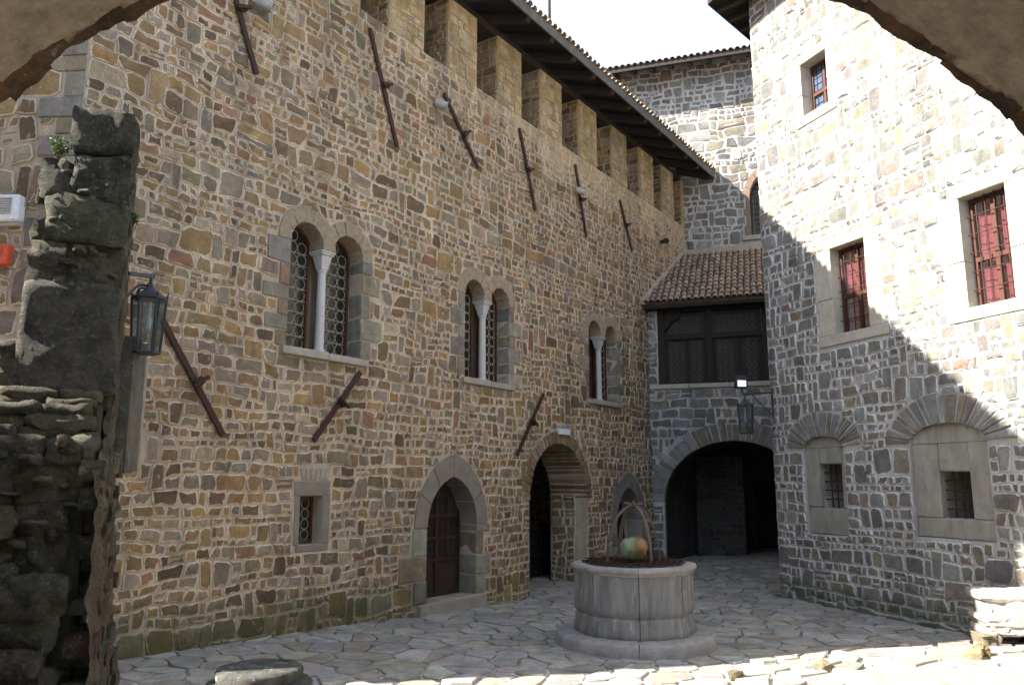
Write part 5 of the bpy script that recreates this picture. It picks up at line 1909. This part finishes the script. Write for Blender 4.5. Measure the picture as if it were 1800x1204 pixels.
# plants on the ruin
def sprig(name, base, n_, h, label, dry=False, seed=0):
    g = random.Random(seed)
    st_, lf = MB(), MB()
    for k in range(n_):
        a = g.uniform(0, 6.28)
        tip = Vector(base) + Vector((math.cos(a) * g.uniform(.02, h * .5), math.sin(a) * g.uniform(.02, h * .4), g.uniform(0.5, 1) * h * (1 if not dry else g.uniform(-0.3, 1))))
        mid = (Vector(base) + tip) / 2 + Vector((0, 0, 0.02))
        b0 = Vector(base) + Vector((g.uniform(-.04, .04), g.uniform(-.03, .03), 0))
        st_.tube([b0, mid, tip], 0.0035, 4, 0.0015)
        if not dry:
            for q in range(9):
                t = g.uniform(0.25, 1)
                c = (b0.lerp(mid, t * 2) if t < .5 else mid.lerp(tip, t * 2 - 1))
                d = Vector((g.uniform(-1, 1), g.uniform(-1, 1), g.uniform(-0.2, 0.8))).normalized()
                sd = d.cross(Vector((g.uniform(-1, 1), g.uniform(-1, 1), g.uniform(-1, 1)))).normalized()
                L, W = g.uniform(.02, .04), g.uniform(.008, .014)
                lf.add([c, c + d * L * .5 + sd * W, c + d * L, c + d * L * .5 - sd * W], [(0, 1, 2, 3)])
    o = thing(name, label, 'plant', base)
    st_.obj('stem', M['twig'], o)
    if not dry:
        lf.obj('leaves', M['leaf'], o)
    return o
pp = FW.p(0.70, 4.92, -0.05)
sprig('wild_plant', pp, 16, 0.22, 'small green wild plant growing on the step of the ruined wall top', seed=2)
sprig('dry_plant', FW.p(0.84, 4.55, -0.1), 10, 0.22, 'dry brown twigs hanging beside the white alarm box', True, 4)
sprig('wild_plant', FE.p(0.12, 4.45, -0.1), 7, 0.13, 'tiny green tuft on the right edge of the ruined wall', seed=6)

# ================================================================== WELL
WC = Vector((1.765, 11.95, 0))
WS = 0.962
well = thing('stone_well', 'round grey stone well with iron grille and hoop in the middle of the courtyard', 'well', WC)
def octo(a, k=0.6, ph=R(-94)):
    """between a circle and an octagon with corners at ph + n*45"""
    b_ = (a - ph) % (math.pi / 4) - math.pi / 8
    return (1 - k) + k * math.cos(math.pi / 8) / math.cos(b_) * 1.0
ph = R(-94)
dprof = [(0.900, 0.185), (0.908, 0.20), (0.905, 0.26), (0.890, 0.32), (0.883, 0.39), (0.876, 0.425), (0.860, 0.447), (0.872, 0.467), (0.895, 0.50), (0.900, 0.56), (0.893, 0.66), (0.885, 0.80), (0.888, 0.95), (0.895, 1.00), (0.80, 1.00), (0.78, 0.4)]
for k in range(8):
    b = MB()
    a0_, a1_ = ph + k * math.pi / 4 + 0.006, ph + (k + 1) * math.pi / 4 - 0.006
    rad = lambda a: octo(a) + 0.004 * math.sin(a * 23) + 0.003 * math.sin(a * 41)
    b.lathe([(r_ * WS, z_) for r_, z_ in dprof], WC, 12, a0=a0_, a1=a1_, rad=rad)
    m_ = 13
    nP = len(dprof)
    b.f.append(tuple(i * m_ for i in range(nP)))
    b.f.append(tuple(i * m_ + 12 for i in range(nP))[::-1])
    smooth_by_angle(b.obj('well_panel', M['well'], well, jitter=0.002, seed=k + 20), 45)
core = MB(); core.lathe([(0.82, 0.18), (0.80, 0.44), (0.82, 0.6), (0.82, 0.99)], WC, 32, rad=lambda a: octo(a) - 0.012); core.obj('well_core', M['mortar_dark'], well)
rprof = [(0.88, 0.995), (0.905, 1.005), (0.912, 1.03), (0.935, 1.045), (0.945, 1.075), (0.935, 1.105), (0.91, 1.118), (0.76, 1.115), (0.74, 1.10), (0.74, 0.95)]
for k in range(4):
    b = MB()
    a0_, a1_ = ph + k * math.pi / 2 + 0.004, ph + (k + 1) * math.pi / 2 - 0.004
    b.lathe([(r_ * WS, z_) for r_, z_ in rprof], WC, 26, a0=a0_, a1=a1_, rad=lambda a: octo(a, 0.5) + 0.005 * math.sin(a * 17) + 0.004 * math.sin(a * 53 + 1))
    m_ = 27
    b.f.append(tuple(i * m_ for i in range(len(rprof))))
    b.f.append(tuple(i * m_ + 26 for i in range(len(rprof)))[::-1])
    smooth_by_angle(b.obj('well_rim', M['well_pink'], well, jitter=0.005, seed=k), 50)
sprof = [(1.13, -0.06), (1.135, 0.05), (1.13, 0.15), (1.11, 0.178), (1.08, 0.187), (0.80, 0.187)]
for k in range(4):
    b = MB()
    sh = R(-2)
    a0_, a1_ = ph + sh + k * math.pi / 2 + 0.005, ph + sh + (k + 1) * math.pi / 2 - 0.005
    b.lathe(sprof, WC, 26, a0=a0_, a1=a1_, rad=lambda a: 1.0 + 0.006 * math.sin(a * 9) + 0.005 * math.sin(a * 31) + 0.003 * math.sin(a * 67))
    m_ = 27
    b.f.append(tuple(i * m_ for i in range(len(sprof))))
    b.f.append(tuple(i * m_ + 26 for i in range(len(sprof)))[::-1])
    smooth_by_angle(b.obj('well_step', M['well_pink'], well, jitter=0.006, seed=k + 9), 45)
gr = MB()
for k in range(-7, 8):
    y = 0.105 * k
    hw = math.sqrt(max(0.0, 0.74 ** 2 - y * y))
    dirv = Vector((math.cos(0.9), math.sin(0.9), 0)); per = Vector((-dirv.y, dirv.x, 0))
    gr.bar(WC + per * y - dirv * hw + Vector((0, 0, 1.132)), WC + per * y + dirv * hw + Vector((0, 0, 1.135)), 0.035, 0.014, per)
for k in range(-3, 4):
    y = 0.22 * k
    hw = math.sqrt(max(0.0, 0.74 ** 2 - y * y))
    dirv = Vector((-math.sin(0.9), math.cos(0.9), 0)); per = Vector((dirv.y, -dirv.x, 0))
    gr.bar(WC + per * y - dirv * hw + Vector((0, 0, 1.150)), WC + per * y + dirv * hw + Vector((0, 0, 1.150)), 0.03, 0.012, per)
gr.obj('well_grille', M['iron'], well)
dk = MB(); dk.lathe([(0.0, 0.6), (0.74, 0.6)], WC, 24); dk.obj('well_shaft', M['interior'], well)
hp_ = MB()
top = WC + Vector((0.02, 0.0, 1.93))
def leg(ang, r_, side_w):
    foot = WC + Vector((math.cos(ang) * r_, math.sin(ang) * r_, 1.14))
    pts = []
    for i in range(11):
        t = i / 10
        a_ = t * math.pi / 2
        pts.append(Vector((foot.x + (top.x - foot.x) * (1 - math.cos(a_)), foot.y + (top.y - foot.y) * (1 - math.cos(a_)), foot.z + (top.z - foot.z) * math.sin(a_))))
    return pts
for ang, r_ in ((R(200), 0.42), (R(-42), 0.30), (R(-10), 0.38), (R(110), 0.42)):
    b = MB()
    P = leg(ang, r_, 0.05)
    side_v = Vector((-math.sin(ang), math.cos(ang), 0))
    for i in range(10):
        b.bar(P[i], P[i + 1] + (P[i + 1] - P[i]) * 0.08, 0.062, 0.020, side_v)
    b.obj('hoop_strap', M['rust_hoop'], well)
kn = MB()
for k in range(6):
    a_ = k * math.pi / 3 + 0.3
    kn.tube([top + Vector((0, 0, 0.0)), top + Vector((math.cos(a_) * 0.15, math.sin(a_) * 0.15, 0.02 + 0.03 * (k % 2)))], 0.020, 5, 0.010)
kn.tube([top, top + Vector((0, 0, 0.07))], 0.016, 5, 0.01)
kn.obj('hoop_knot', M['rust_hoop'], well)
tie = MB()
p1, p2 = leg(R(-42), 0.30, 0)[5], leg(R(-10), 0.38, 0)[5]
tie.tube([p1, p2], 0.010, 5)
tie.obj('hoop_tie', M['rust_hoop'], well)

pc = WC + Vector((-0.02, -0.20, 1.16))
pot = MB()
ax = Matrix.Rotation(R(90), 4, 'Y') @ Matrix.Rotation(0, 4, 'Z')
axm = (Matrix.Rotation(R(12), 4, 'Z') @ Matrix.Rotation(R(90), 4, 'Y')).to_3x3()
pot.lathe([(q_[0] * 0.92, q_[1] * 0.9) for q_ in [(0.0, -0.20), (0.09, -0.20), (0.125, -0.185), (0.15, -0.15), (0.158, -0.13), (0.148, -0.11), (0.165, -0.07), (0.175, 0.0), (0.17, 0.08), (0.155, 0.14), (0.12, 0.185), (0.06, 0.205), (0.0, 0.21)]], pc + Vector((0, 0, 0.172)), 20, axis=axm,
          rad=lambda a: 1 + 0.06 * math.sin(2 * a + 1) + 0.03 * math.sin(3 * a + 2) + 0.012 * math.sin(7 * a))
po_ = pot.obj('copper_pot', M['pot'], None, smooth=True, origin=pc + Vector((0, 0, 0.172)))
if True:
    bm = bmesh.new(); bm.from_mesh(po_.data)
    for v in bm.verts:
        v.co += mnoise.noise_vector(v.co * 9) * 0.014 + mnoise.noise_vector(v.co * 22) * 0.006
    bm.to_mesh(po_.data); bm.free()
tag(po_, 'dented green and orange copper pot lying on the well grille', 'pot')

# ================================================================== WALL ANCHORS
AN = [((-4.47, 9.21), (-4.03, 8.22), (-4.37, 9.10), 'rusty anchor bar at top left beside the vault edge', 0.35),
      ((-1.73, 10.12), (-0.96, 8.20), (-1.33, 9.21), 'longest upright anchor bar, under the first merlons', 0),
      ((0.34, 9.78), (1.50, 8.61), (1.00, 9.16), 'anchor bar slanting steeply beside the highest spotlight', 0),
      ((3.03, 10.08), (3.68, 8.33), (3.38, 9.20), 'upright anchor bar alone between the two spotlit bars', 0),
      ((5.55, 10.08), (6.08, 8.33), (5.82, 9.23), 'anchor bar with a small spotlight at its middle', 0),
      ((8.04, 9.90), (8.72, 8.60), (8.39, 9.26), 'farthest upper anchor bar, nearest the gate range', 0),
      ((-5.24, 4.32), (-4.23, 2.89), (-4.67, 3.57), 'long anchor bar slanting down behind the lantern', 0),
      ((-1.69, 4.03), (-2.63, 2.88), (-2.10, 3.50), 'anchor bar leaning right under the nearest twin window', 0),
      ((3.97, 4.17), (2.91, 2.80), (3.50, 3.52), 'anchor bar leaning right above the round passage arch', 0)]
for i, (a, b_, c, lab, ext) in enumerate(AN):
    t = thing('wall_anchor', lab, 'wall anchor', FL.p(c[0], c[1]), 'iron anchor bars on the wing wall')
    m_ = MB()
    A, B = FL.p(a[0], a[1], 0.05), FL.p(b_[0], b_[1], 0.05)
    if ext:
        A = A + (A - B).normalized() * ext
    m_.bar(A, B, 0.085, 0.035, FL.n.cross(B - A))
    m_.obj('bar', M['iron'], t, bevel=0.006)
    k_ = MB()
    C = FL.p(c[0], c[1], 0.08)
    dv = (B - A).normalized()
    sd = FL.n.cross(dv).normalized()
    k_.bar(C - dv * 0.05, C + dv * 0.05, 0.16, 0.10, sd)
    k_.obj('eye', M['iron'], t, bevel=0.02)
    w_ = MB()
    w_.bar(C - sd * 0.13 + FL.n * 0.06, C + sd * 0.13 + FL.n * 0.06, 0.05, 0.04, dv)
    w_.obj('wedge', M['iron'], t, bevel=0.008)

# ================================================================== SPOTLIGHTS, SIGNS, ALARMS
SP = [((-4.05, 9.30), 'pale spotlight at top left beside the first anchor bar', 'plastic_grey', 0.3),
      ((0.12, 9.43), 'pale spotlight left of the steep anchor bar', 'plastic_grey', 0.3),
      ((5.56, 9.36), 'pale spotlight in front of an upright anchor bar', 'plastic_grey', 0.3),
      ((10.85, 9.41), 'small black spotlight near the end of the wing', 'paint_black', -0.4)]
for (s_, z_), lab, mt, yaw in SP:
    t = thing('wall_spotlight', lab, 'spotlight', FL.p(s_, z_), 'small spotlights on the wing wall')
    b = MB(); b.fbox(FL, s_ - .05, s_ + .05, z_ - .05, z_ + .05, 0.0, 0.06); b.obj('mount', M[mt], t, bevel=0.01)
    ax_ = (FL.n * 0.55 + FL.d * yaw * 2 - Vector((0, 0, 0.25))).normalized()
    q = ax_.to_track_quat('Z', 'Y').to_matrix()
    b = MB(); b.lathe([(0.0, -0.12), (0.06, -0.12), (0.075, -0.10), (0.08, 0.10), (0.09, 0.11), (0.09, 0.13), (0.07, 0.13), (0.065, 0.10), (0.0, 0.10)], FL.p(s_, z_, 0.16), 14, axis=q)
    smooth_by_angle(b.obj('lamp_body', M[mt], t))
sg = thing('wall_box', 'small white junction box above the round passage arch', 'junction box', FL.p(4.85, 3.3))
b = MB(); b.fbox(FL, 4.62, 5.08, 3.31, 3.47, 0.0, 0.09); b.obj('box_body', M['plastic_white'], sg, bevel=0.012)
b = MB(); b.fbox(FL, 4.60, 5.10, 3.472, 3.49, 0.0, 0.11); b.obj('box_lid', M['plastic_grey'], sg)

al = thing('alarm_box', 'white louvred alarm siren box on the near wall above the red box', 'alarm box', FC.p(0.72, 5.3))
b = MB(); b.fbox(FC, 0.58, 1.25, 5.28, 5.60, 0.0, 0.14); b.obj('case', M['plastic_white'], al, bevel=0.02)
for k in range(7):
    b = MB(); b.fbox(FC, 0.66, 1.18, 5.36 + .03 * k, 5.375 + .03 * k, 0.141, 0.152); b.obj('louvre', M['plastic_grey'], al)
b = MB(); b.fbox(FC, 0.58, 1.25, 5.235, 5.277, 0.0, 0.09); b.obj('base_plate', M['plastic_grey'], al)
al = thing('fire_alarm', 'red fire alarm box with grille below the white siren box', 'fire alarm', FC.p(0.72, 4.8))
b = MB(); b.fbox(FC, 0.66, 1.15, 4.76, 5.00, 0.0, 0.13); b.obj('case', M['plastic_red'], al, bevel=0.015)
for k in range(4):
    b = MB(); b.fbox(FC, 0.86, 1.08, 4.85 + .03 * k, 4.865 + .03 * k, 0.131, 0.136); b.obj('louvre', M['iron'], al)
b = MB(); b.fbox(FC, 0.73, 0.80, 4.85, 4.97, 0.131, 0.145); b.obj('beacon', M['plastic_red'], al, bevel=0.01)

# ================================================================== LANTERNS
def lantern(hang, h, r_, bracket_from, label, parent_group):
    """hexagonal lantern hung from 'hang' (top of its stem)"""
    hang = Vector(hang)
    t = thing('wall_lantern', label, 'lantern', Vector(hang) - Vector((0, 0, h)), parent_group)
    c = Vector((hang.x, hang.y, 0))
    zt = hang.z
    z_roof, z_top, z_bot = zt - 0.14 * h, zt - 0.30 * h, zt - h
    rt, rb = r_, r_ * 0.80
    def hexp(rr, z):
        return [c + Vector((rr * math.cos(R(60 * k + 20)), rr * math.sin(R(60 * k + 20)), z)) for k in range(6)]
    f = MB()
    H0, H1 = hexp(rt, z_top), hexp(rb, z_bot)
    for k in range(6):
        f.tube([H1[k], H0[k] + Vector((0, 0, 0.06 * h))], r_ * 0.075, 5)
        f.tube([H0[k], H0[(k + 1) % 6]], r_ * 0.075, 5)
        f.tube([H1[k], H1[(k + 1) % 6]], r_ * 0.075, 5)
        f.tube([H0[k] + Vector((0, 0, 0.04 * h)), H0[k] * 1.0 + Vector((0, 0, 0.04 * h)) + (H0[k] - Vector((c.x, c.y, z_top))) * 0.12 + Vector((0, 0, 0.06 * h))], r_ * 0.05, 4, 0.002)
    f.obj('cage', M['lamp_iron'], t)
    cap = MB()
    cap.lathe([(0.0, zt - 0.10 * h), (r_ * 0.20, zt - 0.11 * h), (r_ * 0.24, zt - 0.155 * h), (r_ * 0.45, zt - 0.20 * h), (r_ * 0.98, z_top + 0.02), (r_ * 0.98, z_top - 0.005), (0.0, z_top)], c, 6, axis=Matrix.Rotation(R(20), 3, 'Z'))
    cap.obj('cap', M['lamp_iron'], t)
    bt = MB(); bt.lathe([(0.0, z_bot + 0.012), (rb * 0.98, z_bot + 0.012), (rb * 0.98, z_bot - 0.012), (0.0, z_bot - 0.012)], c, 6, axis=Matrix.Rotation(R(20), 3, 'Z')); bt.obj('floor_plate', M['lamp_iron'], t)
    G0, G1 = hexp(rt * 0.96, z_top), hexp(rb * 0.96, z_bot + 0.015)
    for k in range(6):
        j = (k + 1) % 6
        gpl = MB()
        nn = ((G0[k] + G0[j]) / 2 - Vector((c.x, c.y, z_top))).normalized() * 0.003
        gpl.box8([G1[k] - nn, G1[j] - nn, G1[j] + nn, G1[k] + nn, G0[k] - nn, G0[j] - nn, G0[j] + nn, G0[k] + nn])
        gpl.obj('glass_pane', M['glass_lamp'], t)
    bl = MB(); bl.lathe([(0.0, z_top - 0.02), (r_ * 0.16, z_top - 0.03), (r_ * 0.18, z_top - 0.22 * h), (r_ * 0.24, z_top - 0.26 * h), (r_ * 0.20, z_top - 0.40 * h), (0.0, z_top - 0.44 * h)], c, 10)
    smooth_by_angle(bl.obj('bulb', M['plastic_white'], t))
    br = MB()
    w0 = Vector(bracket_from)
    br.tube([hang - Vector((0, 0, 0.13 * h)), hang + Vector((0, 0, 0.03 * h))], r_ * 0.10, 6)
    br.bar(w0, hang + (hang - w0).normalized() * 0.03, 0.03, 0.035, Vector((0, 0, 1)))
    return t, br
LC = Vector((-3.17, 6.80, 4.06))
t, br = lantern(LC, 0.68, 0.142, FE.p(0.12, 4.03, -0.12), 'iron lantern on a scroll bracket at the ruined wall end', 'wall lanterns')
w0 = FE.p(0.12, 3.82, -0.12)
pts = []
for i in range(13):
    u = i / 12
    e = w0.lerp(LC - Vector((0.03, 0, 0.12)), u)
    pts.append(e + Vector((0, 0, 0.05 * math.sin(u * math.pi) + 0.03 * u)))
br.tube(pts, 0.012, 5)
for i in range(1):
    cc = LC + Vector((-0.07, -0.0, -0.15))
    br.tube([cc + Vector((0.045 * math.cos(q * 0.6), 0, 0.045 * math.sin(q * 0.6))) for q in range(9)], 0.010, 5)
br.obj('bracket', M['lamp_iron'], t)

L2 = Vector((4.78, 16.30, 4.03))
wallp = FR.p(0.22, 4.10, 0.0)
t, br = lantern(L2, 0.80, 0.17, wallp, 'iron lantern hanging before the gate passage on a tower bracket', 'wall lanterns')
br.tube([FR.p(0.25, 3.58, 0.0), wallp.lerp(L2, 0.75) + Vector((0, 0, -0.02))], 0.014, 5)
br.bar(FR.p(0.22, 3.5, 0.012), FR.p(0.22, 4.2, 0.012), 0.04, 0.02, FR.d)
br.obj('bracket', M['lamp_iron'], t)
fl2 = thing('floodlight', 'small square floodlight glowing white on top of the far lantern bracket', 'floodlight', L2 + Vector((-0.05, 0, 0.1)))
fc = L2 + Vector((-0.08, -0.05, 0.22))
b = MB(); b.box(fc, (0.26, 0.10, 0.22), 0.1); b.obj('housing', M['paint_black'], fl2, bevel=0.012)
b = MB(); b.box(fc + Vector((0.0, -0.06, -0.01)), (0.17, 0.012, 0.12), 0.1); b.obj('lamp_glass', M['led'], fl2)
b = MB(); b.box(fc + Vector((0, 0.02, 0.14)), (0.20, 0.05, 0.06), 0.1); b.obj('sensor', M['paint_black'], fl2, bevel=0.008)
b = MB(); b.tube([fc + Vector((0, 0.03, -0.1)), L2 + Vector((-0.03, 0, 0.02))], 0.016, 6); b.obj('yoke', M['paint_black'], fl2)

# pole on the long roof
lp = thing('roof_pole', 'thin metal pole rising from the long roof against the sky', 'pole', FL.p(6.1, roof_z(-1.0), -1.0))
b = MB(); b.tube([FL.p(6.1, roof_z(-1.0), -1.0), FL.p(6.1, 17.0, -1.0)], 0.045, 8); b.obj('shaft', M['iron'], lp, smooth=True)
b = MB(); b.lathe([(0.0, 0.0), (0.12, 0.0), (0.09, 0.15), (0.05, 0.2)], FL.p(6.1, roof_z(-1.0) + 0.1, -1.0), 10); b.obj('collar', M['iron_dark'], lp)

# ================================================================== LOOSE STONES
cb = thing('column_base', 'broken round stone column base on the paving in front of the wing', 'column base', (-2.78, 9.25, 0.05))
b = MB(); b.lathe([(0.0, 0.27), (0.40, 0.275), (0.455, 0.265), (0.47, 0.24), (0.46, 0.17), (0.455, 0.15)], (-2.78, 9.25, 0), 40, rad=lambda a: 1 + 0.012 * math.sin(a * 7) + 0.01 * math.sin(a * 19))
smooth_by_angle(b.obj('upper_disc', M['old_base'], cb), 50)
b = MB(); b.lathe([(0.44, 0.152), (0.50, 0.145), (0.56, 0.12), (0.585, 0.07), (0.57, 0.02), (0.60, -0.03), (0.62, -0.1)], (-2.78, 9.25, 0), 40, rad=lambda a: 1 + 0.012 * math.sin(a * 6 + 1) + 0.01 * math.sin(a * 23))
smooth_by_angle(b.obj('torus_moulding', M['old_base'], cb), 50)

def rock(name, c, size, label, pal, group=None, seed=0, mat='rock', rot=0.0, cat='stone', rough=0.30, nx=7, nz=5):
    g = random.Random(seed)
    f_ = Fr((c[0] - math.cos(rot) * size[0] / 2, c[1] - math.sin(rot) * size[0] / 2), (math.cos(rot), math.sin(rot)), (math.sin(rot), -math.cos(rot)))
    vs, fs = lump(f_, 0, size[0], c[2], c[2] + size[2], -size[1] / 2, size[1] / 2, g, nx, nz, rough * min(size), 4.5)
    b = MB(); b.add(vs, fs, tone(pal, g), [0.2] * len(vs))
    o = b.obj(name, M[mat], None)
    bm = bmesh.new(); bm.from_mesh(o.data); bmesh.ops.recalc_face_normals(bm, faces=bm.faces); bm.to_mesh(o.data); bm.free()
    smooth_by_angle(o, 35)
    return tag(o, label, cat, group)

blk = thing('carved_block', 'large white weathered stone block with grooved end at the tower foot', 'stone block', (7.0, 11.5, 0.12))
fb_ = Fr((6.42, 11.35), (math.cos(-0.2), math.sin(-0.2)), (math.sin(-0.2), -math.cos(-0.2)))
gk = random.Random(2)
vs, fs = lump(fb_, 0.03, 1.45, 0.20, 0.78, -0.60, 0.0, gk, 22, 9, 0.04)
b = MB(); b.add(vs, fs)
smooth_by_angle(b.obj('block_body', M['white_stone'], blk), 35)
for k, (za, zb_, so) in enumerate(((0.21, 0.32, -0.02), (0.325, 0.38, 0.02), (0.385, 0.48, -0.03), (0.66, 0.80, -0.04))):
    vs, fs = lump(fb_, so, 0.9, za, zb_, -0.60, 0.012 + 0.012 * (k % 2), gk, 14, 3, 0.018)
    b = MB(); b.add(vs, fs)
    smooth_by_angle(b.obj('moulding', M['white_stone'], blk), 30)
rock('prop_stone', (6.50, 11.42, 0.05), (0.36, 0.30, 0.18), 'brown stone propping the left end of the white block', BROWN, seed=4, rot=0.2)
rock('prop_stone', (7.25, 11.5, 0.05), (0.35, 0.4, 0.18), 'stone propping the back of the white block', BROWN, seed=5, rot=0.2)
LS = [((3.72, 10.05, 0.0), (0.20, 0.16, 0.13), 'pair of brown broken stone pieces, left one, near bottom edge', 5),
      ((5.75, 10.45, 0.0), (0.27, 0.2, 0.13), 'ochre loose stone lying before the white block', 6),
      ((5.95, 10.62, 0.0), (0.22, 0.16, 0.16), 'brown loose stone just behind the ochre one', 8),
      ((2.62, 9.86, 0.0), (0.16, 0.14, 0.10), 'small loose stone at the sunlit bottom edge below the well', 9)]
LS[0] = (LS[0][0], LS[0][1], 'brown squarish loose stone in the sun left of the ochre stone', 5)
for c, sz, lab, sd in LS:
    c = (c[0], c[1], gz(c[0], c[1]) - 0.015)
    rock('loose_stone', c, sz, lab, BROWN if sd != 6 else OCHRE, 'loose stones on the sunlit paving', sd, rot=sd * 0.7)
kb = MB()
kb.box((5.9, 8.95, 0.11), (4.6, 0.7, 0.34), 0.10)
ko = kb.obj('low_kerb', M['niche'], None, bevel=0.03, jitter=0.01)
tag(ko, 'low tan stone kerb at the bottom right corner', 'kerb')
